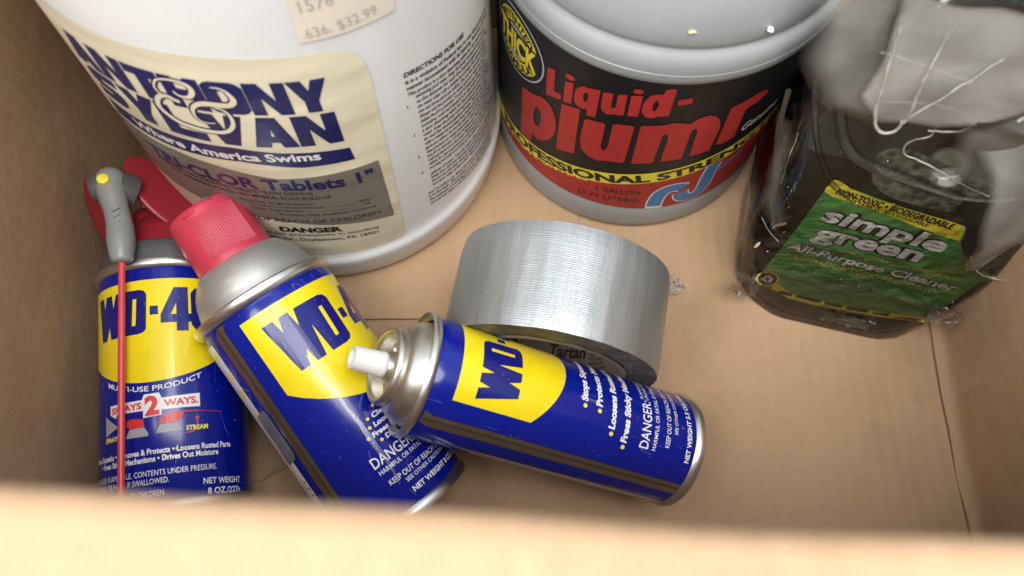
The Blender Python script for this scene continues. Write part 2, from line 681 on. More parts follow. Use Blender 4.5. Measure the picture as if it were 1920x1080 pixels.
def sheet(name, fn, nu, nv, thick, mat, parent, seed=0):
    """a bent board: fn(a, b) in 0..1 -> (point mm, normal), given thickness"""
    bm = bmesh.new()
    g0, g1 = [], []
    for i in range(nu + 1):
        r0, r1 = [], []
        for j in range(nv + 1):
            p, nrm = fn(i / nu, j / nv)
            p, nrm = Vector(p), Vector(nrm)
            p = p + Vector((OX, OY, 0))
            r0.append(bm.verts.new(p * MM))
            r1.append(bm.verts.new((p - nrm * thick) * MM))
        g0.append(r0)
        g1.append(r1)
    for i in range(nu):
        for j in range(nv):
            bm.faces.new((g0[i][j], g0[i + 1][j], g0[i + 1][j + 1], g0[i][j + 1]))
            bm.faces.new((g1[i][j], g1[i][j + 1], g1[i + 1][j + 1], g1[i + 1][j]))
    for i in range(nu):
        bm.faces.new((g0[i][0], g1[i][0], g1[i + 1][0], g0[i + 1][0]))
        bm.faces.new((g0[i][nv], g0[i + 1][nv], g1[i + 1][nv], g1[i][nv]))
    for j in range(nv):
        bm.faces.new((g0[0][j], g0[0][j + 1], g1[0][j + 1], g1[0][j]))
        bm.faces.new((g0[nu][j], g1[nu][j], g1[nu][j + 1], g0[nu][j + 1]))
    bmesh.ops.recalc_face_normals(bm, faces=bm.faces)
    return link(name, bm, mat, parent, angle=50)


def nz(x, y, z=0.0, s=.02):
    return noise.noise(Vector((x * s, y * s, z)))


def fl(a, b):
    x, y = XL - 2 + a * (XR - XL + 4), YF - 4 + b * (YB - YF + 8)
    return (x, y, -2.6), (0, 0, 1)


sheet('bottom_panel', fl, 8, 8, 4, 'board', bx)


def flap_main(a, b):
    # upper bottom flap, its right edge stops short of the right wall
    y = YF + 1 + b * (YB - YF - 2)
    xr = 222.3 + .8 * nz(0, y, 3, .03) + .25 * nz(0, y, 7, .25)
    x = XL + 2 + a * (xr - XL - 2)
    return (x, y, .5 * nz(x, y, 1, .012) - .2), (0, 0, 1)


sheet('bottom_flap', flap_main, 60, 40, 2.6, 'board', bx)


def flap_back(a, b):
    ye = 120 + .6 * nz(a * 200, 0, 2, .08)
    y = ye + b * (YB - 2 - ye)
    x = XL + 3 + a * (16 + (y - 120) * .36 - XL - 3)
    lift = 1.6 * max(0, 1 - b * 6)
    f_ = min(1, max(0, (1 - a) / .3))
    f_ = f_ * f_ * (3 - 2 * f_)
    return (x, y, .55 + f_ * (1.45 + lift * (.4 + .4 * nz(x, 0, 5, .03)))), (0, 0, 1)


sheet('bottom_flap', flap_back, 40, 12, 1.9, 'board', bx)
# ragged tear in the floor liner
bm = bmesh.new()
pts = [(-136, 31, .5), (-129, 35, 1.2), (-124, 36, .9), (-119, 39.5, 1.6), (-115, 41, 1.0), (-110, 45, 1.4), (-104, 46, .5)]
for off, w in ((0, 1),):
    prev = None
    for i, (x, y, z) in enumerate(spline(pts, 4)):
        a = bm.verts.new(((x + OX) * MM, (y + OY) * MM, (z + .2) * MM))
        b = bm.verts.new(((x + OX + .4) * MM, (y + OY + 2.6 + 1.2 * nz(x, y, 2, .3)) * MM, (.35) * MM))
        c = bm.verts.new(((x + OX) * MM, (y + OY + .1) * MM, (.0) * MM))
        if prev:
            bm.faces.new((prev[0], a, b, prev[1]))
            bm.faces.new((prev[2], c, a, prev[0]))
        prev = (a, b, c)
link('torn_liner', bm, 'board', bx)


def wall_l(a, b):
    y, z = YF - 2 + a * (YB - YF + 4), -2 + b * (HW + 2)
    return (-182 - 27 * (1 - max(0, 1 - y / 170) ** 2) + 1.5 * nz(y, z, 1, .012), y, z), (1, 0, 0)


def wall_r(a, b):
    y, z = YF - 2 + a * (YB - YF + 4), -1.5 + b ** 2.6 * (HW + 1.5)
    dz = math.exp(-max(z, 0) / 2.2)
    return (XR + 1.5 * nz(y, z, 4, .012) - dz * (4.4 + .9 * nz(y, 0, 9, .04) + .3 * nz(y, 3, 4, .3)), y, z), (-1, 0, 0)


def wall_b(a, b):
    x, z = XL + a * (XR - XL), -2 + b * (HW + 2)
    return (x, YB + 1.2 * nz(x, z, 6, .012), z), (0, -1, 0)


sheet('left_wall', wall_l, 24, 24, 4.5, 'board_wall', bx)
sheet('right_wall', wall_r, 60, 40, 4.5, 'board_wall', bx)
sheet('back_wall', wall_b, 24, 20, 4.5, 'board', bx)


# front wall with the folded-over flap: one bent section swept along x
def front_fn(a, b):
    x = XL + a * (XR - XL)
    yc = 5.0 - .052 * x + 1.3 * nz(x, 0, 11, .02)            # crest
    R = 4.0
    zc = HW - R
    if b < .45:                                              # inner wall face going up
        t = b / .45
        z = -2 + t * (zc + 2)
        y = 1.0 + (yc - 1.0) * (z / zc if z > 0 else 0)
        return (x, y, z), (0, 1, 0)
    if b < .65:                                              # over the crease
        t = (b - .45) / .2 * radians(100)
        return (x, yc - R + R * cos(t), zc + R * sin(t)), (0, cos(t), sin(t))
    t = (b - .65) / .35
    th = radians(100)
    y0, z0 = yc - R + R * cos(th), zc + R * sin(th)
    L = 135 * t
    zz = z0 - L * .16 + 2.2 * nz(x, L, 13, .02)
    return (x, y0 - L * .98, zz), (0, .16, .985)


sheet('front_wall', front_fn, 64, 46, 4.0, 'board', bx)

ground_bm = bmesh.new()
box(ground_bm, -900, 900, -900, 1200, -60, -8)
M['ground'] = plastic('grey_concrete', (.30, .29, .27), .85, .15, .4, 12, .004, fine=.2)
g = link('ground', ground_bm, 'ground', None, smooth=False)
g['kind'] = 'structure'

# ================================================================== white bucket
TX = .03
bz = Vector((TX, 0, 1)).normalized()
by = Vector((0, 1, 0))
bxx = by.cross(bz)
bucket = empty('chlorine_bucket', (-.102, .2345, .0027), (bxx, by, bz),
               'big white plastic bucket with navy and cream label, a price sticker near its top', 'bucket')
RB = lambda v: 93.9 - .045 * v
prof = [(0, 2), (80, 2), (84, .4), (88, .6), (91, 2.5), (92.6, 6), (93.8, 14), (94.6, 22), (94.9, 26), (94.6, 28.5), (93.6, 30.2), (92.8, 32), (RB(36), 36)]
prof += [(RB(v), v) for v in range(44, 240, 14)] + [(RB(244), 244)]
link('body', lathe(prof, 192), 'bucket', bucket)
link('lid', lathe([(80, 240), (86.5, 243), (87.2, 246), (87.2, 258), (86, 260.5), (80, 261), (78, 258), (0, 257.5)], 128), 'bucket', bucket)
bw = lambda ph: -.135 * (sqrt(math.degrees(ph) ** 2 + 100) + math.degrees(ph) - 10)
BS = cyl(93.9, -.045, bw)
lp = Print(BS, 3)
out = [(-84, 36), (42, 37), (47, 38.5), (50, 43), (51.7, 92), (53.3, 160), (53.2, 168), (52.2, 174), (49.5, 178.5), (45.5, 181.2), (40, 182.3), (-80, 182.5)]
lp.poly(out, 'label_paper', .25)
label = lp.build('label', bucket)
pr = Print(BS, 3)
# heavy capitals on a unit square
GL = {
 'A': ([(0, 0), (.30, 1), (.70, 1), (1, 0), (.64, 0), (.595, .17), (.405, .17), (.36, 0)], [[(.46, .38), (.54, .38), (.50, .62)]]),
 'N': ([(0, 0), (0, 1), (.36, 1), (.67, .45), (.67, 1), (1, 1), (1, 0), (.66, 0), (.33, .55), (.33, 0)], []),
 'T': ([(.32, 0), (.32, .72), (.03, .72), (.03, 1), (.97, 1), (.97, .72), (.68, .72), (.68, 0)], []),
 'H': ([(0, 0), (0, 1), (.36, 1), (.36, .64), (.64, .64), (.64, 1), (1, 1), (1, 0), (.64, 0), (.64, .36), (.36, .36), (.36, 0)], []),
 'O': ([(0, .15), (0, .85), (.12, .96), (.25, 1), (.75, 1), (.88, .96), (1, .85), (1, .15), (.88, .04), (.75, 0), (.25, 0), (.12, .04)], [[(.37, .28), (.63, .28), (.63, .72), (.37, .72)]]),
 'Y': ([(.32, 0), (.32, .36), (0, 1), (.38, 1), (.5, .68), (.62, 1), (1, 1), (.68, .36), (.68, 0)], []),
 'S': ([(.02, .02), (.02, .30), (.55, .29), (.60, .34), (.55, .39), (.22, .41), (.06, .52), (.02, .68), (.08, .88), (.25, .99), (.95, .99), (.95, .72), (.45, .72), (.39, .67), (.45, .62), (.75, .60), (.93, .50), (.98, .34), (.92, .12), (.75, .02)], []),
 'L': ([(0, 0), (0, 1), (.38, 1), (.38, .28), (1, .28), (1, 0)], []),
 'V': ([(.32, 0), (0, 1), (.38, 1), (.5, .48), (.62, 1), (1, 1), (.68, 0)], []),
}


def word(P, s, x0, x1, y0, y1, mat, h, gap=.06):
    w = (x1 - x0) / len(s)
    for i, ch in enumerate(s):
        o, hs = GL[ch]
        f = lambda p: (x0 + w * i + w * (gap / 2 + (1 - gap) * p[0]), y0 + (y1 - y0) * p[1])
        P.poly([f(p) for p in o], mat, h, [[f(p) for p in q] for q in hs])


word(pr, 'ANTHONY', -69, 36.8, 152.6, 170.3, 'navy', .4, .02)
word(pr, 'SYLVAN', -69, 36.0, 132.2, 151.2, 'navy', .4, .02)
# tagline bar with its shallow pointed lower edge
pr.poly([(-71, 127.5), (-40, 128.5), (-10, 130.3), (10, 128.2), (37, 127.2), (37.6, 118.6), (15, 117.6), (-8, 120.6), (-40, 118.5), (-71, 117)], 'navy', .4)
pr.text('Where America Swims', (-57, 121.0), (24.5, 122.6), 5.4, 'white_ink', .5, .03)
# ampersand ribbons
amp = [
 [(-20, 162), (-19.3, 160.4), (-17.3, 159.6), (-14.9, 160), (-13, 162.1), (-12.2, 164.6), (-12.8, 166.7), (-14.8, 167.8), (-17.3, 168.3), (-20.4, 168.1), (-23.7, 167.1), (-25.9, 165.1), (-27.4, 162), (-27.3, 159.7), (-26.4, 158.2), (-24.9, 158.2)],
 [(-19.9, 156.1), (-21.5, 156.4), (-23.4, 157.5), (-25.7, 157.6), (-28.2, 156), (-30.2, 153.1), (-31.2, 149.7), (-30.6, 146.9), (-28.7, 144.1), (-26.2, 142), (-22.4, 140.8), (-17.9, 140), (-13.4, 140), (-9.4, 140.4), (-5.9, 142.3), (-3.4, 145.9), (-2.6, 150.1), (-3.3, 153.5), (-5.1, 155.3), (-6.9, 155.6)],
 [(-4.6, 167.2), (-2.2, 167.3), (0, 166), (1.2, 163.6), (1.6, 160.8), (.1, 158.4), (-2.4, 157.6), (-5.9, 157.5), (-9.3, 157.6), (-12.7, 156.6), (-15.4, 154.4), (-16.8, 151.1), (-16.7, 147.6), (-15, 145.8), (-12.5, 145.5), (-10, 146.1)],
]
AW = ([.6, 1.2, 1.9, 1.5, .9, .7, .7, .9], [1.6, 1.9, 1.8, 1.9, 2.0, 2.0, 1.7, 1.5, 1.0, .5], [.4, .8, 1.7, 2.1, 2.5, 2.3, 1.6, .9, .6, .4])
for st_, wd in zip(amp, AW):
    pr.stroke(st_, [w * 1.15 + 1.5 for w in wd], 'navy', .5, 3)
for st_, wd in zip(amp, AW):
    pr.stroke(st_, [w * 1.15 for w in wd], 'label_paper', .6, 3)
# grey block with notched top
pr.poly([(-78, 113.5), (-40, 115.5), (-22, 114), (3, 108.8), (14, 109.6), (47, 113), (47, 64.5), (12, 68.5), (-20, 74), (-78, 71)], 'label_grey', .4)
pr.text('TRI-CLOR Tablets 1"', (-60, 99.5), (43.5, 100.5), 8.2, 'navy', .5, .035)
for s_, x0, x1, y, hh, bo in (
  ('STABILIZED CHLORINATING TABLETS \u2022 SLOW DISSOLVE', -58, 15, 96.0, 2.6, .025),
  ('FOR SWIMMING POOLS \u2022 NO MINERAL SCALE BUILD-UP', -52, 22, 92.0, 2.6, .025),
  ('Active Ingredient:', -20, 14, 87.4, 2.0, .01), ('Trichloro-s-triazinetrione .................... 99%', -16, 38, 84.3, 2.0, .01),
  ('Other Ingredients: .................................... 1%', -16, 38, 81.2, 2.0, .01),
  ('Provides 90% Available Chlorine', -4, 40, 77.4, 2.2, .01),
  ('KEEP OUT OF REACH OF CHILDREN', -40, 41, 70.6, 3.4, .012)):
    pr.text(s_, (x0, y), (x1, y), hh, 'dark_grey_ink', .5, bo)
pr.text('DANGER', (-8, 61.2), (21, 61.2), 4.6, 'black', .5, .05)
pr.text('See back panel for precautions in handling', (-40, 57.6), (38, 57.6), 2.2, 'dark_grey_ink', .5, .01)
pr.text('Pool Supply, Inc., Doylestown, PA 18901', (-30, 52.4), (37, 52.4), 3.0, 'dark_grey_ink', .5, .012)
pr.build('lettering', label)
# small print beside the label, straight on the plastic
dp = Print(BS, 3)
rows = ['DIRECTIONS FOR USE', 'It is a violation of Federal law to use this product in a', 'manner inconsistent with its labeling. Read all of it first.']
body = 'This product is a slow dissolving tablet for the treatment of swimming pool water. Keep the pump running and add one tablet to the skimmer for each five thousand gallons of water. Test the water often with a reliable kit and keep free chlorine between one and three parts per million. Do not mix with other chemicals. Always add the product to water and never water to the product. Adjust the pH to between 7.2 and 7.6 before use. Rinse the empty container well and discard it in the trash. '.split()
random.seed(11)
y = 156.0
dp.text(rows[0], (67, y), (104, y - 3.2), 2.6, 'black', .3, .03)
y -= 4.1
for r_ in rows[1:]:
    dp.text(r_, (67, y), (131, y - 6), 2.2, 'black', .3, .025)
    y -= 3.6
bi = 0
num = 1
for i in range(26):
    ind = 70.5 if 1 <= i < 22 else 67
    L_ = ''
    while len(L_) < 60:
        L_ += body[bi % len(body)] + ' '
        bi += 1
    if i in (2, 8, 13, 17):
        dp.text('%d.' % num, (65.5, y), (67.0, y), 1.9, 'black', .3, .01)
        num += 1
    xe = random.uniform(122, 131)
    dp.text(L_.strip(), (ind, y), (xe, y - (xe - 67) * .095), 2.05, 'black', .3, .022)
    y -= 3.35
    if i in (17, 21):
        y -= 1.6
dp.build('lettering', bucket)
sp = Print(BS, 3)
sp.poly([(32, 188), (50, 188.8), (69, 190.4), (70, 211), (33, 208)], 'sticker', .45)
stk = sp.build('price_sticker', bucket)
sp = Print(BS, 3)
sp.text('.636. $32.99', (34, 189.6), (62, 192.4), 4.4, 'sticker_ink', .6, .0)
sp.text('1576  10', (36, 201), (58, 202.2), 5.0, 'sticker_ink', .6, .0)
sp.build('lettering', stk)

# ================================================================== grey drain cleaner jug
jug = empty('drain_cleaner_jug', (.0682, .251, .0006), None, 'round grey gallon jug with black, yellow and red drain cleaner label', 'jug')
prof = [(0, 3), (60, 3), (66, .4), (73, .1), (75.4, .8), (76.4, 2.6), (76.6, 7), (76.4, 12), (76.3, 20), (75.7, 21.5), (75.6, 60), (75.6, 100), (75.6, 132.5), (76.6, 134), (76.9, 136.5), (76.9, 139.0),
        (76.55, 139.3), (76.55, 139.7), (76.9, 140), (76.8, 143), (76.2, 146), (74.6, 148.8), (73.2, 149.8), (72.8, 150.8), (73.6, 152), (73.9, 154), (73.2, 160), (71, 168), (67, 178), (61, 188), (52, 200), (40, 212), (29, 221), (22, 227), (19, 232), (18.5, 246)]
link('body', lathe(prof, 192), 'jug', jug)
link('cap', lathe([(16, 240), (21, 240), (21.5, 242), (21.5, 258), (20.5, 260), (0, 260.5)], 48), 'label_red', jug)
bm = bmesh.new()
tube(bm, spline([(0, 14, 235), (0, 30, 246), (0, 52, 240), (0, 64, 215), (0, 60, 186)], 6), 9, 14)
link('handle', bm, 'jug', jug)
JS = cyl(75.6)
lp = Print(JS, 3)
lp.poly(rect(-118, 118, 22.3, 132.4), 'label_black', .2)
jl = lp.build('label', jug)
pr = Print(JS, 3)
yv = lambda u: 61.6 + .258 * u
pr.poly([(-112, 22.8), (112, 22.8)] + [(u, min(yv(u) - 10.2, 132)) for u in range(112, -113, -8) if yv(u) - 10.2 > 23] , 'label_red', .32)
pr.poly([(u, max(23, yv(u) - 10.2)) for u in range(-112, 113, 8)] + [(u, max(23.5, yv(u))) for u in range(112, -113, -8)], 'seal_yellow', .42)
sl = .258
pr.text('PROFESSIONAL STRENGTH', (-93.5, yv(-93.5) - 8.6), (72, yv(72) - 8.6), 7.0, 'black', .52, .045, .05)
pr.text('SAFE ON PIPES', (-74, 30.6), (-30, 42.6), 4.6, 'pale_yellow', .42, .004)
pr.text('1 GALLON', (-25, 36.4), (-2.4, 38.4), 4.8, 'black', .42, .02)
pr.text('(3.79 LITERS)', (-34, 27.2), (-2, 30.4), 4.4, 'black', .42, .02)
def big(loop, holes=(), c=1.1):
    pr.poly(soft(loop, c), 'label_red', .45, [soft(q, c) for q in holes])
big([(-58.4, 114.9), (-54, 117), (-53.8, 102.3), (-49.8, 103.4), (-50, 99.2), (-58.2, 95.7)], c=.4)
big([(-48.6, 114.1), (-44.4, 116), (-44.4, 100.8), (-48.5, 99.2)], c=.3)
big([(-49.1, 118.2), (-48.4, 119.6), (-46.6, 120.2), (-44.7, 119.8), (-44, 118.6), (-44.8, 117.2), (-46.6, 116.5), (-48.4, 116.9)])
big([(-42.3, 114.7), (-40, 117.4), (-37.8, 117.5), (-32.2, 119.3), (-32.4, 99.1), (-36.6, 98.3), (-36.5, 102.8), (-39.4, 101.5), (-42.1, 101.9), (-43.5, 105.5), (-43.4, 110.8)], [[(-38.4, 114.2), (-37.1, 113.2), (-37, 109.5), (-37.8, 107), (-39.1, 108), (-39.3, 111.7)]], .6)
big([(-30.9, 118.9), (-26.8, 120), (-26.6, 110.4), (-25.8, 109.9), (-24.6, 111.4), (-24.8, 120.3), (-21, 121.9), (-20.6, 106.9), (-24.6, 105.9), (-27.9, 104.6), (-30.3, 106), (-31, 110.3)], c=.5)
big([(-19.4, 125.2), (-18.6, 126.5), (-17, 127), (-15.4, 126.8), (-14.8, 125.6), (-15.4, 124.4), (-17, 123.8), (-18.6, 124)])
big([(-19.4, 121.8), (-14.8, 123.3), (-14.6, 108.2), (-19, 107.2)], c=.3)
big([(-6.4, 129.3), (-2.3, 129.9), (-2, 110.6), (-6.6, 110.1), (-8, 108.6), (-10.9, 108.1), (-13.4, 111.5), (-14, 115.3), (-13.4, 120.6), (-11.6, 124.4), (-9.2, 125.5), (-7, 125.2)], [[(-8.9, 121.6), (-7.8, 120.5), (-7.5, 117.3), (-8.5, 113.3), (-9.5, 114.1), (-9.9, 118.2)]], .6)
big([(-.3, 122.3), (5.4, 123.6), (5.6, 119.5), (0, 118.5)], c=.2)
big([(-74.2, 83.8), (-69.6, 86.3), (-66.2, 86.9), (-62.7, 89.8), (-58.7, 91.5), (-54.8, 89.7), (-51.9, 84.1), (-50.8, 76.4), (-51.5, 68.4), (-54.3, 61.1), (-58.8, 55.1), (-62.8, 53.3), (-65.6, 54.4), (-65.9, 46.5), (-74.9, 43)], [[(-63.3, 80.4), (-61.1, 79.7), (-60, 74.9), (-60.2, 69.2), (-61.6, 64.8), (-64.1, 64.8), (-65.3, 69.8), (-64.9, 75.9)]])
big([(-49.1, 97.2), (-39.8, 100.4), (-39.6, 62.7), (-49.6, 57.9)], c=.4)
big([(-37, 95.2), (-27.3, 97.6), (-27.4, 77.8), (-26.3, 75.1), (-25.1, 75.8), (-24.1, 79.6), (-24.1, 98.9), (-14.7, 101), (-14.9, 68.8), (-23.7, 66.9), (-28.2, 64.8), (-33.2, 66.3), (-36.6, 70.5), (-37.7, 78.9)])
big([(-12.2, 101.6), (-4.7, 103.2), (-2.2, 103.7), (-.1, 105.2), (2.9, 105.4), (6.1, 104.8), (8.5, 103.7), (12, 107.8), (16.1, 108.7), (19.9, 106.3), (22.6, 102.1), (24.2, 95.6), (24.2, 76.5), (14.7, 74.9), (13.4, 96.9), (12.7, 99.3), (11.6, 99.7), (10.5, 97.7), (11.3, 73.9), (1.4, 72.4), (1.2, 93.7), (.5, 95.9), (-.6, 96.8), (-1.7, 95.2), (-1.7, 71.2), (-11.7, 69.2)], c=.7)
big([(26.5, 79.6), (25.3, 110.3), (30.7, 112), (35, 113.6), (38.7, 114.6), (41.9, 113.5), (43.7, 110.8), (42.5, 108.6), (40.2, 105.6), (36.5, 105.7), (34.3, 104.1), (34.5, 99.5), (36.1, 80.7), (30.5, 78.8)], c=.7)
pr.text('Genuine', (38.5, 82.5), (58.5, 87.6), 7.0, 'white_ink', .42, .0, .35)
# pipe symbol: blue bent pipe with a pale outline
pr.poly([(2.4, 22.6), (3.2, 27), (11.3, 26.5), (11.7, 22.6)], 'white_ink', .40)
for w_, mt, ly in ((9.0, 'white_ink', .44), (7.6, 'pipe_blue', .52)):
    pr.stroke([(18.9, 37), (21, 31), (26, 28.6), (30.4, 30.5), (31.8, 38), (31.6, 47), (32.4, 58)], w_, mt, ly)
for w_, mt, ly in ((9.0, 'white_ink', .56), (7.6, 'pipe_blue', .6)):
    pr.stroke([(6.6, 25.2), (6.9, 34), (8.6, 40.5), (12.7, 43.8), (16.8, 43.8), (19.6, 42.2)], w_, mt, ly)
pr.stroke([(37, 48), (42, 53), (50, 58)], 3, 'pipe_blue', .46)
# round seal at the upper left
sc = (-80, 110)
ring = lambda r, n=30, ry=1: [(sc[0] + r * cos(2 * pi * i / n), sc[1] + r * ry * sin(2 * pi * i / n)) for i in range(n)]
pr.poly(ring(20), 'grey_ink', .42)
pr.poly(ring(19), 'black', .48)
pr.poly(ring(16.6), 'seal_yellow', .54)
pr.poly(ring(10.6), 'black', .60)
pr.poly(ring(9.6), 'grey_ink', .66)
pr.poly(rect(sc[0] - 17.5, sc[0] + 17.5, 102.6, 117.4), 'black', .72)
pr.text('THICK', (sc[0] - 15.4, 104), (sc[0] + 15.4, 104), 12.0, 'seal_yellow', .80, .045)
def arc(r, a0, a1, L_):
    return lambda a, b: (sc[0] + (r + b) * sin(a0 + (a1 - a0) * a / L_), sc[1] + (r + b) * cos(a0 + (a1 - a0) * a / L_))
pr.text('PATENTED', (0, 0), (30, 0), 4.2, 'black', .72, .03, warp=arc(11.6, radians(-58), radians(58), 30))
def arc2(r, a0, a1, L_):
    return lambda a, b: (sc[0] + (r - b) * sin(a0 + (a1 - a0) * a / L_), sc[1] - (r - b) * cos(a0 + (a1 - a0) * a / L_))
pr.text('FORMULA', (0, 0), (30, 0), 4.2, 'black', .72, .03, warp=arc2(15.8, radians(-56), radians(56), 30))
pr.build('lettering', jl)


def crumb(name, loc, size, mat, label, seed):
    bm = bmesh.new()
    bmesh.ops.create_icosphere(bm, subdivisions=2, radius=1)
    for v in bm.verts:
        d = 1 + .35 * noise.noise(v.co * 1.7 + Vector((seed, 0, 0)))
        v.co = Vector((v.co.x * size[0], v.co.y * size[1], v.co.z * size[2])) * d * MM
    o = link(name, bm, mat, None)
    o.location = Vector(loc) * MM
    o['label'] = label
    o['category'] = 'crumb'
    return o


crumb('crumb', (65.0, 178.2, 161), (1.5, 1.2, .8), 'chip', 'tan crumb lying on the shoulder of the grey jug', 2)
crumb('crumb', (94.5, 181.2, 158.4), (1.1, 1.4, .8), 'white_chip', 'white crumb lying on the shoulder of the grey jug, right of the tan one', 5)

# ================================================================== spray cans
LOGO_WD = [(0, 1), (.165, 1), (.20, .73), (.25, 1), (.385, 1), (.42, .69), (.475, 1), (.89, 1), (.965, .965), (1, .88), (.985, .10), (.945, .03), (.86, 0), (.61, 0), (.565, .60), (.505, 0), (.365, 0), (.325, .28), (.26, 0), (.12, 0)]
LOGO_SLIT = [(.785, .80), (.845, .80), (.825, .20), (.765, .20)]
LOGO_DASH = [(1.045, .40), (1.165, .40), (1.165, .60), (1.045, .60)]
LOGO_FOUR = [(1.20, .20), (1.20, .39), (1.395, 1), (1.60, 1), (1.60, .39), (1.655, .39), (1.655, .20), (1.60, .20), (1.595, 0), (1.425, 0), (1.425, .20)]
LOGO_FOURH = [(1.345, .385), (1.425, .385), (1.425, .64)]
LOGO_ZERO = [(1.64, .14), (1.64, .86), (1.70, .97), (1.78, 1), (1.95, 1), (2.03, .97), (2.09, .86), (2.09, .14), (2.03, .03), (1.95, 0), (1.78, 0), (1.70, .03)]
LOGO_ZEROH = [(1.83, .2), (1.90, .2), (1.90, .8), (1.83, .8)]


def logo(P, u0, v0, w, h, mat, lay, shear=0):
    f = lambda p: (u0 + p[0] * w + (1 - p[1]) * shear, v0 + p[1] * h)
    g = lambda q: [f(p) for p in q]
    P.poly(g(LOGO_WD), mat, lay, [g(LOGO_SLIT)])
    P.poly(g(LOGO_DASH), mat, lay)
    P.poly(g(LOGO_FOUR), mat, lay, [g(LOGO_FOURH)])
    P.poly(g(LOGO_ZERO), mat, lay, [g(LOGO_ZEROH)])


def shield(P, u0, u1, vt, vc, kq, lay, curve_left=0):
    c = (u0 + u1) / 2
    pts = [(u0, vt), (u0, vc + kq * (u0 - c) ** 2)]
    n = 16
    for i in range(1, n):
        u = u0 + (u1 - u0) * i / n
        pts.append((u, vc + kq * (u - c) ** 2))
    pts += [(u1, vc + kq * (u1 - c) ** 2), (u1, vt)]
    P.poly(pts, 'can_yellow', lay)


def frame(b, d):
    b, d = Vector(b), Vector(d).normalized()
    n = Vector((0, 0, .38)) - (b + d * .06)
    n = (n - d * n.dot(d)).normalized()
    y = -n
    return b, (y.cross(d), y, d)


# ---- can with the flip straw, by the left wall
b, ax = frame((-.1485, .0087, .0314), (-.1416, .9853, .0955))
can1 = empty('spray_can', b, ax, 'blue and yellow spray can with red flip cap and straw, lying by the left wall', 'spray can')
R1 = 31.5
link('body', lathe([(0, 15), (27, 15), (29, 13.4), (30.6, 14), (31.5, 15.6), (31.5, 60), (31.5, 116), (31.2, 117.5), (30, 118)], 128), 'can_blue', can1)
link('bottom_rim', lathe([(29, 14.5), (29.4, 12.6), (31.2, 11.6), (32.4, 12.2), (32.7, 13.6), (32.2, 15.0), (31.55, 15.6)], 128, False, False), 'crimp', can1)
link('top_rim', lathe([(31.4, 117), (32.4, 117.8), (32.8, 119.2), (32.4, 120.8), (31, 121.4), (29.5, 121)], 128, False, False), 'crimp', can1)
S1 = cyl(R1)
P = Print(S1, 2)
shield(P, -45.5, 25.5, 111.2, 65.3, .0105, .08)
logo(P, -38.9, 86.9, 28.2, 20.0, 'can_navy', .16)
pl = P.build('label', can1)
P = Print(S1, 2)
mid = -10
def arcw(u0, L_, off):
    return lambda a, b: (u0 + a, 65.3 + .0105 * (u0 + a - mid) ** 2 - off + b)
P.text('MULTI-USE PRODUCT', (0, 0), (41.6, 0), 2.3, 'can_white', .1, .012, warp=arcw(-30.8, 41.6, 3.8))
P.poly([(-29.6, 54), (-26.2, 52), (-25.5, 53.4), (-13, 53.4), (-13, 50.3), (-5.6, 50.8), (-5.4, 53), (9.7, 53.2), (9.7, 59), (-5.4, 58), (-6.4, 60.4), (-12.6, 60.2), (-13.4, 58), (-29.6, 57.8)], 'can_white', .1)
P.text('SPRAYS', (-28.6, 54.0), (-13.6, 54.4), 2.7, 'can_red', .18, .04)
P.text('2', (-12.2, 51.4), (-6.4, 51.6), 7.8, 'can_red', .18, .05)
P.text('WAYS.', (-4.6, 54.2), (9.0, 54.8), 2.9, 'can_red', .18, .04)
# the two little pictured cans
P.poly([(-20.6, 47.6), (-20.6, 50.0), (-18, 50.6), (-13, 49.8), (-12.6, 46.6), (-18.8, 46.4)], 'can_red', .12)
P.poly([(-19.2, 46.2), (-12.6, 46.4), (-11.2, 44), (-11, 42.6), (-21, 42.6), (-20.4, 44)], 'grey_ink', .12)
P.poly([(-7, 47.4), (-5.8, 50.0), (-1.5, 51.5), (3.4, 51.7), (2.2, 48.6), (-.6, 47.0)], 'can_red', .12)
P.poly([(-6.4, 46.8), (.4, 46.8), (1.6, 45), (1.9, 43.6), (-8, 43.2), (-7.4, 45)], 'grey_ink', .12)
P.poly([(-33, 53.8), (-25.4, 48.6), (-25.4, 48), (-33, 45)], 'grey_ink', .12)
P.stroke([(3.4, 51.5), (10, 51.3), (20, 50.6)], [.6, .3, .1], 'can_red', .12)
P.stroke([(8.3, 45.8), (8.4, 48.4)], .6, 'can_red', .12, 1)
P.poly([(7.2, 48), (9.6, 48), (8.4, 49.6)], 'can_red', .12)
P.stroke([(3.4, 42.2), (6.5, 42.8), (8, 44.6)], [.2, .8, .6], 'can_red', .12)
P.text('STREAM', (3.8, 43.3), (12.7, 43.5), 2.0, 'pale_yellow', .18, .04)
P.text('SPRAY', (-33, 42.4), (-25, 42.6), 2.0, 'pale_yellow', .18, .04)
for i in (-1, 1):
    pass
P.text('Stops Squeaks \u2022 Removes & Protects \u2022 Loosens Rusted Parts', (-43, 34.6), (23.5, 35.2), 2.4, 'can_white', .1, .03)
P.text('\u2022 Frees Sticky Mechanisms \u2022 Drives Out Moisture', (-37, 31.4), (17, 32.2), 2.4, 'can_white', .1, .03)
P.dot((-.1, 36.1), .5, 'pale_yellow', .14)
P.dot((-4.4, 33.0), .5, 'pale_yellow', .14)
P.text('DANGER: FLAMMABLE. CONTENTS UNDER PRESSURE.', (-43, 26), (16, 26), 2.4, 'can_white', .1, .0)
P.text('HARMFUL OR FATAL IF SWALLOWED.', (-43, 22.4), (-3.4, 22.7), 2.4, 'can_white', .1, .0)
P.text('KEEP OUT OF REACH OF CHILDREN.', (-42, 17.8), (-5, 17.8), 2.4, 'can_white', .1, .0)
P.text('NET WEIGHT', (9.9, 20.2), (28.7, 19.5), 2.6, 'can_white', .1, .015)
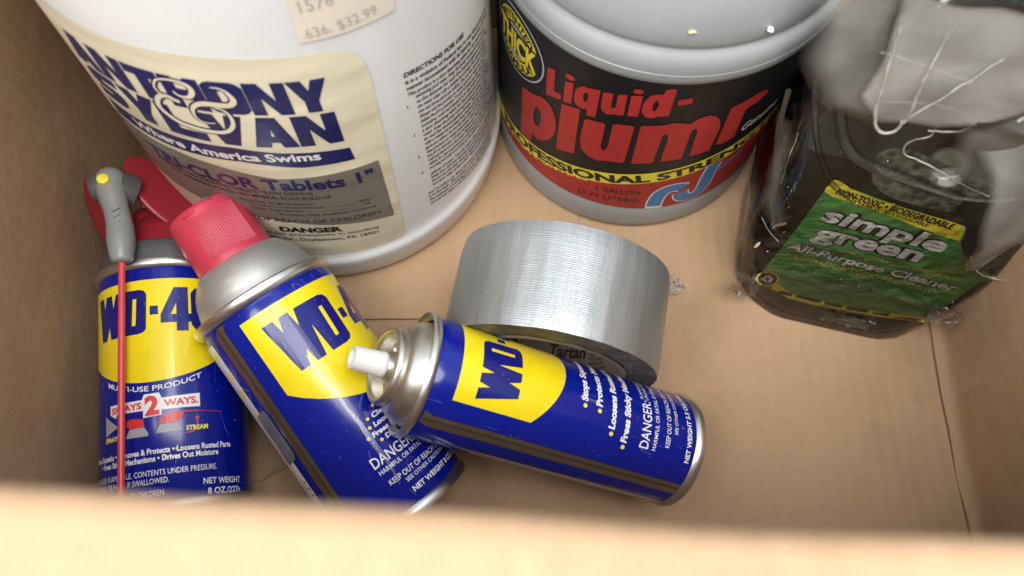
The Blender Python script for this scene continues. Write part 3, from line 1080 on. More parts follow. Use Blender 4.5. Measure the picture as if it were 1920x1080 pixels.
P.text('8 OZ./227g', (11.6, 15.9), (28.6, 15.4), 2.6, 'can_white', .1, .015)
P.build('lettering', pl)
# cap: dark collar, red base, two side wings, swivelling grey nozzle, straw
link('collar', lathe([(30.6, 120.6), (30.5, 126), (29.6, 130), (28, 131.6), (24, 132.4)], 96, False, True), 'collar', can1)
link('cap_base', lathe([(26.5, 132), (26, 133), (24, 140), (20, 146), (13, 149), (0, 150)], 64), 'deep_red', can1)


def wing(name, c, e1, e2, r1, r2, thick, mat, parent, dish=2.0):
    """oval dished plate"""
    c, e1 = Vector(c), Vector(e1).normalized()
    e2 = Vector(e2)
    e2 = (e2 - e1 * e2.dot(e1)).normalized()
    n = e1.cross(e2)
    bm = bmesh.new()
    rings = []
    for side in (1, -1):
        for f in ((0.0, .35, .7, .92, 1.0) if side > 0 else (1.0, .92, .7, .35, 0.0)):
            off = dish * (1 - f * f) * .8 + side * thick / 2 * (1 if f < .95 else .45)
            if f == 0:
                rings.append([bm.verts.new((c + n * off) * MM)])
            else:
                rings.append([bm.verts.new((c + e1 * r1 * f * cos(2 * pi * i / 40) + e2 * r2 * f * sin(2 * pi * i / 40) + n * off) * MM) for i in range(40)])
    for a, q in zip(rings, rings[1:]):
        for i in range(40):
            j = (i + 1) % 40
            if len(a) == 1:
                bm.faces.new((a[0], q[i], q[j]))
            elif len(q) == 1:
                bm.faces.new((a[i], q[0], a[j]))
            else:
                bm.faces.new((a[i], q[i], q[j], a[j]))
    bmesh.ops.recalc_face_normals(bm, faces=bm.faces)
    return link(name, bm, mat, parent, angle=60)


wing('trigger_wing', (-1.5, -19, 155.5), (22, 4, -25), (15, 9, 13), 24, 12.5, 2.6, 'deep_red', can1, .4)
wing('trigger_wing', (-30.0, -17, 148.5), (6, 2, -20), (-4, 10, 1), 16, 8, 2.4, 'deep_red', can1, .4)
bm = bmesh.new()
tube(bm, spline([(-16, -7, 147), (-6, -9, 144), (8, -9, 137)], 6), [5, 6, 7.5, 8, 8, 8, 8.5, 8.5, 9, 9, 9, 9, 9], 20)
link('trigger_body', bm, 'deep_red', can1)
bm = bmesh.new()
tube(bm, [(-31.5, -23, 156.5), (-28.5, -24, 157), (-26, -24.5, 157)], [6.0, 7.2, 7.0], 28)
tube(bm, [(-22, -24.5, 157), (-17.5, -23, 156), (-14.5, -22, 155)], [8.2, 8.4, 7.6], 32)
link('pivot_washer', bm, 'collar', can1)
npts = [(-24.4, -23.5, 165.5), (-24.2, -26, 160), (-23.4, -28.0, 152), (-21.8, -29, 144), (-20.6, -29.5, 137), (-20.0, -30.5, 129), (-19.8, -31, 122), (-19.8, -31, 119.2), (-19.8, -31, 118.6)]
bm = bmesh.new()
npp = spline(npts, 5)
nr = spline([Vector((r_, 0)) for r_ in (3.0, 6.9, 6.2, 5.3, 5.6, 5.9, 5.0, 3.9, 2.0)], 5)
tube(bm, npp, [q.x for q in nr], 24)
noz = link('nozzle', bm, 'nozzle_grey', can1)
bm = bmesh.new()
for i in range(3):
    z = 142.6 - i * 2.9
    tube(bm, [(-23.6 + i * .4, -35.0, z - 1.0), (-20.8 + i * .3, -35.4, z + .5)], .55, 8)
link('grip_ridge', bm, 'nozzle_grey', noz)
bm = bmesh.new()
d_ = Vector((-.12, -.97, .16)).normalized()
c_ = Vector((-26.8, -33.6, 157.2))
tube(bm, [c_ - d_ * 2.5, c_ + d_ * .5, c_ + d_ * .8], [2.5, 2.5, 2.1], 22)
tube(bm, [c_ + d_ * .8, c_ + d_ * 1.0], [1.0, .8], 10)
link('pivot_pin', bm, 'pale_yellow', noz)
bm = bmesh.new()
tube(bm, [(-19.8, -31, 120), (-20.4, -30, 80), (-21.0, -28.4, 40), (-21.4, -27.5, 17.5)], 1.45, 14)
link('straw', bm, 'straw_red', can1)

# ---- can with the red push-on cap, leaning toward the bucket
b, ax = frame((-.049, .0228, .0298), (-.5564, .7662, .3216))
can2 = empty('spray_can', b, ax, 'blue and yellow spray can with ribbed red cap, leaning its head toward the white bucket', 'spray can')
link('body', lathe([(0, 1.5), (27, 1.5), (29.5, .4), (30.8, 1.4), (31.5, 3), (31.5, 50), (31.5, 104), (31.2, 107), (30.4, 109.4), (30.2, 110.4)], 128), 'can_blue', can2)
link('bottom_rim', lathe([(29.4, 1.6), (29.6, -.6), (31.2, -1.8), (32.4, -1.2), (32.8, .6), (32.4, 2.4), (31.55, 3.4)], 128, False, False), 'crimp', can2)
link('top_rim', lathe([(30.2, 109.6), (31.8, 110.0), (32.9, 111.2), (33.2, 112.8), (32.9, 114.2), (31.9, 114.9), (30.9, 114.4), (30.6, 113.2), (29.8, 113)], 128, False, False), 'crimp', can2)
link('dome', lathe([(30.6, 112.6), (29.0, 113.2), (28.0, 115), (27.2, 119), (26.0, 123), (24.2, 127), (21.9, 130.2), (19.8, 132.4), (16, 133.8), (8, 134.2)], 96, False, True), 'dome_metal', can2)
cap = link('cap', lathe([(17.0, 131.6), (17.6, 131.9), (17.9, 133), (17.6, 134), (17.3, 148), (17.0, 158.0), (16.6, 159.4), (15.6, 160.2), (13.6, 160.4), (13, 159.6), (0, 159.4)], 96), 'red_cap', can2)
bm = bmesh.new()
for i in range(22):
    a = radians(-26 + i * 3.35)
    p = lambda z, r: (r * sin(a), -r * cos(a), z)
    tube(bm, [p(135.4, 17.58), p(136.4, 17.75), p(154.4, 17.25), p(155.6, 17.0)], [.2, .36, .36, .2], 6)
rb = link('ribbing', bm, 'red_cap', cap)
rb['kind'] = 'stuff'
bm = bmesh.new()
a0, a1 = radians(-32), radians(-10)
pts = []
for i in range(7):
    a = a0 + (a1 - a0) * i / 6
    pts.append((16.95 * sin(a), -16.95 * cos(a), 157.6))
tube(bm, pts, [.5, .8, .8, .8, .8, .8, .5], 8)
link('cap_lug', bm, 'red_cap', cap)
bm = bmesh.new()
a = radians(12)
tube(bm, [(16.2 * sin(a), -16.2 * cos(a), 160.2), (17.1 * sin(a + .1), -17.1 * cos(a + .1), 158.6)], [.8, .5], 8)
link('cap_notch', bm, 'collar', cap)
S2 = cyl(31.5)
P = Print(S2, 2)
shield(P, -14.2, 64.2, 104.8, 51.5, .0123, .08)
logo(P, -7.4, 75.4, 31.3, 23.5, 'can_navy', .16)
pl = P.build('label', can2)
P = Print(S2, 2)
for (u, v, s_) in ((12.2, 47.2, 'Stops Squeaks'), (7.1, 43.7, 'Cleans and Protects'), (5.8, 40.2, 'Loosens Rusted Parts'), (2.9, 36.8, 'Frees Sticky Mechanisms'), (7.3, 33.4, 'Drives Out Moisture')):
    P.dot((u, v), .75, 'pale_yellow', .12)
    P.text(s_, (u + 2.0, v - .9), (u + 2.0 + len(s_) * 1.62, v - .9), 2.1, 'can_white', .1, .045, .12)
P.text('DANGER:', (-2, 24.8), (19.6, 24.8), 4.8, 'can_white', .1, .006)
P.text('FLAMMABLE. CONTENTS', (21.5, 27.4), (46, 27.4), 2, 'can_white', .1, 0)
P.text('UNDER PRESSURE.', (21.5, 24.8), (42, 24.8), 2, 'can_white', .1, 0)
P.text('HARMFUL OR FATAL IF SWALLOWED.', (-1.4, 21.3), (41, 21.6), 2.1, 'can_white', .1, .004)
P.text('KEEP OUT OF REACH OF CHILDREN.', (-.2, 15.6), (45, 15.6), 2.4, 'can_white', .1, .006)
P.text('SEE OTHER CAUTIONS ON BACK.', (6.2, 12.6), (44, 13.2), 1.8, 'can_white', .1, .004)
P.text('NET WEIGHT 8 OZ./227g', (6.4, 7.6), (43, 7.6), 2.3, 'can_white', .1, .03)
P.build('lettering', pl)
P = Print(S2, 1)
P.poly([(-28.2, 4), (-21.6, 4), (-21.6, 106), (-20.4, 109), (-24, 109.4), (-28.2, 106)], 'bare_metal', .06)
P.poly(rect(-25.3, -24.3, 4, 109), 'seam_dark', .12)
P.poly(rect(-21.9, -21.5, 4, 107), 'seam_dark', .12)
P.build('side_seam', can2)
P = Print(S2, 1)
P.poly(rect(-52, -33.8, 4, 105.5), 'can_white', .08)
for i, v in enumerate((98, 88, 79, 68, 58, 50)):
    P.poly([(-38.6, v), (-34.6, v + 1), (-35.2, v + 4.5), (-39, v + 3)], 'pale_yellow', .12)
for i in range(9):
    P.text('INFLAMABLE', (-37.6, 8 + i * 3.4), (-34.4, 8 + i * 3.4), 1.3, 'dark_grey_ink', .12)
P.build('back_panel', can2)
P = Print(S2, 1)
P.poly([(-38, 45), (-29.5, 46.5), (-28.4, 49), (-28.2, 69), (-29.5, 71), (-37, 70)], 'tape_patch', .5)
P.build('tape_patch', can2)
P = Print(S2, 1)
P.stroke([(1.4, 80), (1.1, 70), (2.6, 61), (2.7, 52.5), (3.5, 45), (3.6, 34.3), (4.1, 23.2), (3, 14)], [.5, 1.0, 2.2, 1.2, 1.8, 2.4, 1.4, .4], 'gloss_streak', .22)  # pale ribbon painting the gloss streak down the can side
P.build('painted_gloss_streak', can2)

# ---- uncapped can with the white stem, propped on the second
b, ax = frame((.0816, .0464, .0222), (-.8918, .185, .4129))
can3 = empty('spray_can', b, ax, 'uncapped blue and yellow spray can with bare white nozzle stem, propped across another can', 'spray can')
link('body', lathe([(0, 11), (22, 11), (24, 9.6), (25, 10.4), (25.5, 12), (25.5, 60), (25.5, 131), (25.3, 134), (24.8, 135.4)], 128), 'can_blue', can3)
link('bottom_rim', lathe([(24, 10.6), (24.3, 8.4), (25.6, 7.4), (26.6, 8.0), (26.8, 9.6), (26.4, 11.4), (25.55, 12.2)], 128, False, False), 'crimp', can3)
link('top_rim', lathe([(24.8, 134.8), (26.2, 135.4), (26.9, 136.6), (26.9, 138.0), (26.2, 138.9), (25.2, 138.6), (24.7, 137.4), (23.6, 136.8)], 128, False, False), 'crimp', can3)
link('dome', lathe([(24.9, 137.2), (24.2, 135.4), (22.8, 135.0), (22.2, 136.4), (21.8, 138.6), (21.0, 141), (19.8, 143.2), (18.2, 144.8), (16.6, 145.6), (12, 146)], 96, False, True), 'dull_metal', can3)
VT = Matrix.Rotation(radians(9), 4, 'X') @ Matrix.Rotation(radians(-2), 4, 'Y')


def tilt(o):
    piv = Matrix.Translation((0, 0, .146))
    o.matrix_local = piv @ VT @ piv.inverted()
    return o


cup = tilt(link('valve_cup', lathe([(16.8, 144.6), (16.2, 145.8), (15.6, 146.6), (15.7, 147.4), (16.3, 148.2), (16.5, 149.3), (16.2, 150.6), (15.4, 151.4), (14.4, 151.5), (13.6, 150.9), (13.2, 149.4), (12.9, 145.4), (11.9, 144.2), (8.2, 143.8), (6.8, 144.6), (6.3, 148.6), (5.6, 150.6), (4, 151.4), (0, 151.4)], 96), 'dull_metal', can3))
bm = bmesh.new()
for i in range(7):
    a = 2 * pi * i / 7
    tube(bm, [(8.4 * cos(a), 8.4 * sin(a), 144.2), (11.2 * cos(a), 11.2 * sin(a), 144.4)], [1.2, 1.4], 10)
link('dimple', bm, 'dull_metal', cup)
stem = tilt(link('stem', lathe([(0, 150), (5.0, 150), (5.5, 150.8), (5.5, 152.0), (5.2, 152.6), (4.9, 163.6), (4.8, 164.4), (3.9, 164.6), (3.7, 164.2), (3.6, 160), (0, 160)], 40), 'white_stem', can3))
link('bore', lathe([(0, 160.4), (3.55, 160.4)], 24, False, True), 'hole', stem)
S3 = cyl(25.5)
P = Print(S3, 2)
shield(P, -5.6, 49.6, 125.6, 78.8, .0163, .08)
logo(P, -2.6, 99.5, 27.6, 17.6, 'can_navy', .16, 1.2)
pl = P.build('label', can3)
P = Print(S3, 2)
for (u, v, s_) in ((7.6, 69.3, 'Stops Squeaks'), (7.1, 62.2, 'Protects Metal'), (-.7, 54.8, 'Loosens Rusted Parts'), (-4.7, 47.7, 'Frees Sticky Mechanisms')):
    P.dot((u, v), .95, 'pale_yellow', .12)
    P.text(s_, (u + 1.9, v - .9 + (.0)), (u + 1.9 + len(s_) * 1.95, v + .3), 2.9, 'can_white', .1, .05, .1)
P.text('DANGER:', (-2.6, 35.8), (18.8, 36.4), 4.7, 'can_white', .1, .01)
P.text('FLAMMABLE. CONTENTS', (19.4, 39.6), (46, 39.6), 1.7, 'can_white', .1, 0)
P.text('UNDER PRESSURE.', (19.4, 37.0), (40, 37.0), 1.7, 'can_white', .1, 0)
P.text('HARMFUL OR FATAL IF SWALLOWED.', (-2.4, 32.0), (41, 32.6), 2.0, 'can_white', .1, .006)
P.text('KEEP OUT OF REACH OF CHILDREN.', (.4, 25.6), (40, 26.6), 2.3, 'can_white', .1, .006)
P.text('SEE OTHER CAUTIONS ON BACK.', (6.9, 22.2), (42, 22.6), 1.7, 'can_white', .1, .004)
P.text('NET WEIGHT 5.5 OZ./155g', (-3.6, 14.2), (33, 16.0), 2.3, 'can_white', .1, .03)
P.build('lettering', pl)
P = Print(S3, 1)
P.poly([(-20.3, 12.4), (-14.1, 12.4), (-14.1, 130), (-12.6, 134), (-18.5, 134.6), (-20.3, 131)], 'bare_metal', .06)
P.poly(rect(-17.3, -16.4, 12.4, 134), 'seam_dark', .12)
P.poly(rect(-14.4, -13.9, 12.4, 131), 'seam_dark', .12)
P.poly(rect(-31.6, -29.4, 12.4, 131), 'bare_metal', .06)
P.build('side_seam', can3)

# ================================================================== duct tape roll
RT, WT, RI = 49.9, 47.3, 35.8
yaw = .1939
dax = Vector((sin(yaw), cos(yaw), 0))
tape = empty('duct_tape_roll', (.0211, .1075, 0), (Vector((cos(yaw), -sin(yaw), 0)), dax, (0, 0, 1)), 'silver duct tape roll standing on its rim behind the uncapped can', 'tape roll')
bm = bmesh.new()
uvl = bm.loops.layers.uv.new('UVMap')
SEG, NW = 220, 10
rings = []
for j in range(NW + 1):
    t = j / NW
    y = -WT / 2 + WT * t
    row = []
    for i in range(SEG):
        a = 2 * pi * i / SEG
        r = RT + .22 * noise.noise(Vector((a * 9, y * .02, 0))) + .12 * noise.noise(Vector((a * 30, y * .03, 4)))
        if j in (0, NW):
            r -= .5
        row.append(bm.verts.new((r * sin(a) * MM, (y + (.25 * noise.noise(Vector((a * 3, 0, 7))) if j in (0, NW) else 0)) * MM, (RT - r * cos(a)) * MM)))
    rings.append(row)
for j in range(NW):
    for i in range(SEG):
        k2 = (i + 1) % SEG
        f = bm.faces.new((rings[j][i], rings[j][k2], rings[j + 1][k2], rings[j + 1][i]))
        for lp_, (ii, jj) in zip(f.loops, ((i, j), (i + 1, j), (i + 1, j + 1), (i, j + 1))):
            lp_[uvl].uv = (ii / SEG * 2 * pi * RT * .01, jj / NW * WT * .1)
# side faces of the winding
for jj, sgn in ((0, -1), (NW, 1)):
    prev = rings[jj]
    for q in range(1, 5):
        r = RT - .5 - (RT - RI - .5) * q / 4
        row = []
        for i in range(SEG):
            a = 2 * pi * i / SEG
            r2 = r + .5 * noise.noise(Vector((a * 14, q * 3.1, 2))) * (q < 4)
            yy = sgn * (WT / 2 + .5 * noise.noise(Vector((a * 5, q * 1.7, 1))))
            row.append(bm.verts.new((r2 * sin(a) * MM, yy * MM, (RT - r2 * cos(a)) * MM)))
        for i in range(SEG):
            k2 = (i + 1) % SEG
            f = bm.faces.new((prev[i], prev[k2], row[k2], row[i]))
            f.material_index = 1
        prev = row
bmesh.ops.recalc_face_normals(bm, faces=bm.faces)
link('winding', bm, ['tape', 'tape_edge'], tape, angle=50)
bm = bmesh.new()
prev = None
for r, y in ((RI + .3, -WT / 2 - .6), (RI - 2.2, -WT / 2 - .5), (RI - 2.4, -WT / 2), (RI - 2.4, WT / 2), (RI - 2.2, WT / 2 + .5), (RI + .3, WT / 2 + .6)):
    row = [bm.verts.new((r * sin(2 * pi * i / 96) * MM, y * MM, (RT - r * cos(2 * pi * i / 96)) * MM)) for i in range(96)]
    if prev:
        for i in range(96):
            bm.faces.new((prev[i], prev[(i + 1) % 96], row[(i + 1) % 96], row[i]))
    prev = row
core = link('core', bm, 'core', tape)
RC = RI - 2.4
CS = lambda u, v, h: Vector(((RC - h) * sin(radians(u)), v, RT - (RC - h) * cos(radians(u))))
P = Print(CS, 3)
P.text('Tartan', (-1, -11.6), (32, -11.0), 6.2, 'black', .1, .03)
for u0, u1 in ((-1, 6), (8.5, 10)):
    P.poly(rect(u0, u0 + 4.2, -11.9, -11.2), 'black', .12)
P.text('TM', (33, -7.4), (36, -7.2), 1.6, 'black', .1)
for i, (w0, w1) in enumerate(((0, 30), (0, 31), (6, 26))):
    P.text('Utility Duct Tape 1 7/8 in x 60 yd', (w0, -14.6 - i * 2.6), (w1, -14.4 - i * 2.6), 1.5, 'dark_grey_ink', .1, .02)
for i in range(5):
    P.text('Made in the USA' if i % 2 else 'PO Box 18901', (37, -7.4 - i * 2.4), (52 + (i % 3) * 4, -7.3 - i * 2.4), 1.5, 'dark_grey_ink', .1, .02)
P.poly([(-36, -8), (-32, -8), (-13, -20), (-19, -20)], 'black', .1)
P.build('lettering', core)

# crumpled bit of clear tape beside the roll
bm = bmesh.new()
grid = {}
for i in range(12):
    for j in range(12):
        x, y = (i / 11 - .5) * 13, (j / 11 - .5) * 13
        q = Vector((x * .3, y * .3, 3))
        grid[i, j] = bm.verts.new((x * MM + 3 * MM * noise.noise(q), y * MM + 3 * MM * noise.noise(q + Vector((9, 0, 0))), (3.2 + 4.5 * noise.noise(q * 1.7 + Vector((0, 5, 0)))) * MM))
for i in range(11):
    for j in range(11):
        bm.faces.new((grid[i, j], grid[i + 1, j], grid[i + 1, j + 1], grid[i, j + 1]))
sc_ = link('plastic_scrap', bm, 'scrap', None, angle=180)
sc_.location = (.088, .139, .0005)
sc_.rotation_euler = (0, 0, .6)
sc_.scale = (.75, .75, .75)
sc_['label'] = 'small crumpled scrap of clear film right of the duct tape'
sc_['category'] = 'scrap'

# ================================================================== cleaner bottle in a bag
L0 = Vector((126.17, 135.46, 20))
U = Vector((.969, -.247, 0)).normalized()
NF = Vector((U.y, -U.x, 0))
TL = radians(20)
UP = Vector((0, 0, 1)) * cos(TL) - NF * sin(TL)
NP = U.cross(UP)
if NP.dot(NF) < 0:
    NP = -NP
OB = L0 + U * 44
OB.z = 0
bot = empty('cleaner_bottle', OB * MM, (U, -NF, (0, 0, 1)), 'dark see-through cleaner bottle with green label and yellow bands, at the right rear', 'bottle')
# local: x along the label, y to the back, z up; the front leans back 20 degrees
YF0 = -7.3


def section(z, inset=0.0, grow=0.0, n=72):
    w = 57.5 - 6.5 * max(0, 1 - z / 45) - inset + grow
    if z > 112:
        w -= (z - 112) * .35
    y0 = YF0 + math.tan(TL) * z + inset - grow
    y1 = 88 - inset + grow
    if z > 120:
        y1 -= (z - 120) * .2
    y0 = min(y0, y1 - 12)
    cx, cy, hx, hy = 1.5, (y0 + y1) / 2, w, (y1 - y0) / 2
    rf = min(max(11, 30 - z * .42) + grow, hx, hy)
    pts = []
    for sx, sy, a0 in ((1, -1, -90), (1, 1, 0), (-1, 1, 90), (-1, -1, 180)):
        for i in range(n // 4):
            a = radians(a0 + 90 * i / (n // 4 - 1))
            pts.append(Vector((cx + sx * (hx - rf) + rf * cos(a), cy + sy * (hy - rf) + rf * sin(a), z)))
    return pts


def loft(levels, wob=None, cap0=True, cap1=True):
    bm = bmesh.new()
    prev = None
    first = last = None
    for idx, pts in enumerate(levels):
        row = [bm.verts.new((p + (wob(p, idx, i) if wob else Vector((0, 0, 0)))) * MM) for i, p in enumerate(pts)]
        if prev:
            n = len(row)
            for i in range(n):
                bm.faces.new((prev[i], prev[(i + 1) % n], row[(i + 1) % n], row[i]))
        else:
            first = row
        prev = row
    if cap0:
        bm.faces.new(first[::-1])
    if cap1:
        bm.faces.new(prev)
    bmesh.ops.recalc_face_normals(bm, faces=bm.faces)
    return bm


ZL = 99
lv = [section(.6, 1.0), section(3, .6), section(8, .5)] + [section(z, 1) for z in range(16, ZL, 8)] + [section(ZL, 1)]
link('liquid', loft(lv), 'liquid', bot, angle=50)
lv = [section(0, 4), section(2, 1.5), section(7, 0)] + [section(z, 0) for z in range(15, 165, 8)]
lv += [section(170, 6), section(182, 16)]
link('body', loft(lv), 'shell', bot, angle=50)
bm = lathe([(14, 186), (14, 200), (19, 200), (19, 218), (17.5, 220), (0, 220)], 40)
bmesh.ops.translate(bm, verts=bm.verts, vec=(0, .068, 0))
M['bottle_cap'] = plastic('white_bottle_cap', (.42, .42, .38), .4, .05, .1)
link('cap', bm, 'bottle_cap', bot)


bm = lathe([(7.4, 0), (8.6, 1), (8.8, 16), (8.2, 20), (6.4, 22.5), (0, 23)], 40)
spc = link('spout_cap', bm, 'bottle_cap', bot)
spc.matrix_local = Matrix.Translation(Vector((15, 40, 86)) * MM) @ Matrix.Rotation(radians(-24), 4, 'Y') @ Matrix.Rotation(radians(18), 4, 'X')


def LB(u, v, h):
    # label plane in bottle-local millimetres
    p = L0 + U * u + UP * v + NP * (h + .4)
    q = p - OB
    return Vector((q.dot(U), q.dot(-NF), q.z))


P = Print(LB, 0)
outl = [(9.2, 66.3), (5.3, 34), (.6, 4.4), (3.1, -.6), (12, -5.2), (21, -7.8), (38, -8.2), (54, -6.8), (72, -4.4), (87.4, -2), (88, 2.2), (95.8, 33), (101, 38.6), (94, 40.6), (85.6, 44), (79.6, 48.4), (76, 53.6), (74.8, 59), (72.8, 64), (46, 66.5), (18, 70.8)]
P.poly(outl, 'green', 0)
gl = P.build('label', bot)
P = Print(LB, 0)
P.poly([(10.2, 73.3), (12.6, 73.6), (18.3, 71), (30, 68.2), (46.9, 66.2), (65.1, 64.9), (72, 63.8), (73.2, 62.4), (74.8, 55), (62, 56.2), (50.7, 58.3), (40, 60.8), (26.3, 62.5), (13, 64.2), (9.2, 66.1), (9, 68)], 'pale_yellow', .15)
bandw = lambda a, b: (14 + a, 66.2 - a * .115 + .0002 * a * a + b)
P.text('NON-TOXIC \u2022 BIODEGRADABLE', (0, 0), (54, 0), 3.4, 'black', .25, .045, .12, warp=bandw)
bandw2 = lambda a, b: (20 + a, 63.4 - a * .115 + b)
P.text('NO T\u00d3XICO \u2022 BIODEGRADABLE', (0, 0), (38, 0), 1.9, 'black', .25, .035, .12, warp=bandw2)
# wordmark: dark halo below pale letters
for mt, ly, bo in (('deep_green', .15, .085), ('soft_white', .27, .03)):
    P.text('simple', (13.4 - (1.2 if bo > .1 else 0), 49.6), (71 + (1.2 if bo > .1 else 0), 46.2), 9.4, mt, ly, bo, .22)
    P.text('green', (14.4 - (1.2 if bo > .1 else 0), 37.8), (64.5 + (1.2 if bo > .1 else 0), 37.4), 9.8, mt, ly + .02, bo, .18)
P.text('CONCENTRATED \u2022 CONCENTRADO', (28.4, 32.5), (90.6, 31.2), 1.9, 'gold_ink', .15, .01)
for mt, ly, bo, dx in (('deep_green', .15, .08, -.3), ('soft_white', .25, .03, 0)):
    P.text('All-Purpose Cleaner', (5.8 + dx, 27.4), (88.6, 24.2), 4.7, mt, ly, bo, .3)
P.text('LIMPIADOR TODO PROP\u00d3SITO', (12.3, 21.8), (82, 19.6), 2.9, 'gold_ink', .15, .02)
P.text('67.6 OZ.', (15.5, 14.9), (32, 13.4), 2.3, 'thin_green_ink', .15, .01)
for i, (q0, q1) in enumerate(((20, 40), (15, 42), (18, 38), (16, 40))):
    P.text('Keep out of reach of children. Mantener fuera.', (q0, 10.2 - i * 1.9), (q1, 9.4 - i * 1.9), 1.2, 'thin_green_ink', .15)
P.text('2 LITERS', (62, 10.6), (76, 10.4), 1.9, 'gold_ink', .15)
def ell(cx, cy, rx, ry, n=26):
    return [(cx + rx * cos(2 * pi * i / n), cy + ry * sin(2 * pi * i / n)) for i in range(n + 1)]
for rx, ry in ((11, 5.2), (9.8, 4.4)):
    P.stroke(ell(45.5, 12, rx, ry), .5, 'thin_green_ink', .15, 1)
for i in range(4):
    P.stroke([(38 + i, 9.8 + i * 1.2), (45, 11 + i * 1.2), (54 - i, 10.4 + i * 1.2)], .55, 'thin_green_ink', .2)
# lower yellow strip with the round recycling mark
P.poly([(8.6, 3.0), (19, -2.4), (36, -3.6), (52, -2.9), (72, -.6), (86, 2.0), (87.4, -1.6), (70, -4.6), (52.8, -6.4), (36, -7.4), (20, -6.8), (9.8, -2.6)], 'pale_yellow', .15)
for a, b_ in ((14, 21), (23, 36), (38, 47), (49, 60), (62, 70), (72, 84)):
    P.poly([(a, lv_) for a, lv_ in ((a, -2.7 - .0018 * (40 - abs(a - 40)) ** 1.1), (b_, -2.7 if b_ < 50 else -2.7 + (b_ - 50) * .09))] + [(b_, -5.2 if b_ < 50 else -5.2 + (b_ - 50) * .09), (a, -5.2 if a < 50 else -5.2 + (a - 50) * .09)], 'deep_green', .22)
P.dot((5.4, 3.6), 5.6, 'pale_yellow', .2, 22)
P.dot((5.4, 3.6), 4.7, 'black', .26, 22)
for i in range(3):
    a = 2 * pi * i / 3 + .4
    c_, s_ = cos(a), sin(a)
    rot = lambda x, y: (5.4 + c_ * x - s_ * y, 3.6 + s_ * x + c_ * y)
    P.poly([rot(-1.6, 1.0), rot(.8, 1.0), rot(.8, .4), rot(2.2, 1.7), rot(.8, 3.0), rot(.8, 2.4), rot(-1.6, 2.4)], 'soft_white', .32)
P.build('lettering', gl)


def on_front(u, v, h=0.0):
    return LB(u, v, h)


# moulded ridges on the bottle front
bm = bmesh.new()
tube(bm, [on_front(*p, .2) for p in spline([(-15.6, 118.6), (-12.3, 109.2), (-4.7, 91.9), (3.5, 79.4), (11.1, 70.7), (20, 66)], 6)], 1.3, 12)
link('moulded_rib', bm, 'rib', bot)
bm = bmesh.new()
tube(bm, [on_front(*p, .2) for p in spline([(-12.5, 131.4), (-4.1, 113.9), (1.4, 102), (8.8, 91.3), (19.3, 85.4), (38, 81.8), (62.8, 77.6)], 6)], 2.6, 14)
link('moulded_rib', bm, 'rib', bot)
bm = bmesh.new()
tube(bm, [on_front(*p, .2) for p in spline([(-24, 112), (-21, 92), (-14, 70), (-9, 52), (-4, 38)], 6)], 1.2, 12)
link('moulded_rib', bm, 'rib', bot)
# foam on the liquid against the front
for nm, loop in (('foam', [(22.7, 84.4), (22.5, 91.6), (31.7, 95.6), (56.7, 90.8), (73.4, 86.6), (76.2, 80.8), (62.5, 78.2), (46, 79.5), (28.8, 81.1)]),
                 ('foam', [(22.9, 82.4), (40, 78), (60.8, 75.0), (62.8, 68.9), (40, 69.3), (27.9, 74.1)])):
    P = Print(lambda u, v, h: LB(u, v, h - 1.25), 0)
    bm0 = [tuple(p) for p in spline([Vector((*q, 0)) for q in loop + loop[:1]], 4)][:-1]
    P.poly([(p[0], p[1]) for p in bm0], 'foam', .3)
    o = P.build(nm, bot)
bm = bmesh.new()
tube(bm, [on_front(*p, .3) for p in spline([(22.7, 86.4), (28.8, 82.1), (46, 79.5), (62.5, 78.2), (76.2, 80.8), (82, 84)], 6)], .8, 8)
link('foam_edge', bm, 'bag_edge', bot)

# the bag round the bottle
bag = empty('plastic_bag', OB * MM, (U, -NF, (0, 0, 1)), 'crumpled clear plastic bag wrapped round the green labelled bottle', 'plastic bag')


def wob(p, li, i):
    k_ = 1 + p.z / 90
    a = noise.noise(p * .045 + Vector((3, 1, 0)))
    b_ = noise.noise(p * .13 + Vector((0, 7, 2)))
    c = Vector((0, 40, 0))
    d = Vector((p.x, p.y - 40, 0)).normalized()
    left = max(0, -p.x - 30) / 28
    fr_ = 1.0 if p.y > 5 + math.tan(TL) * p.z else .25
    o = d * ((2.4 * a + 1.2 * b_) * k_ * fr_ + left * .8 * fr_ * max(0, 1 - p.z / 90))
    if p.z < 4:
        o.z = max(0, o.z)
    return o


lv = [section(.6, 0, 2.2, 160)] + [section(z, 0, 2.4, 160) for z in range(4, 170, 5)]
link('film', loft(lv, wob, False, False), 'bag', bag, angle=180)


def inside(pt, poly):
    x, y = pt
    c = False
    j = len(poly) - 1
    for i in range(len(poly)):
        xi, yi = poly[i]
        xj, yj = poly[j]
        if (yi > y) != (yj > y) and x < (xj - xi) * (y - yi) / (yj - yi) + xi:
            c = not c
        j = i
    return c


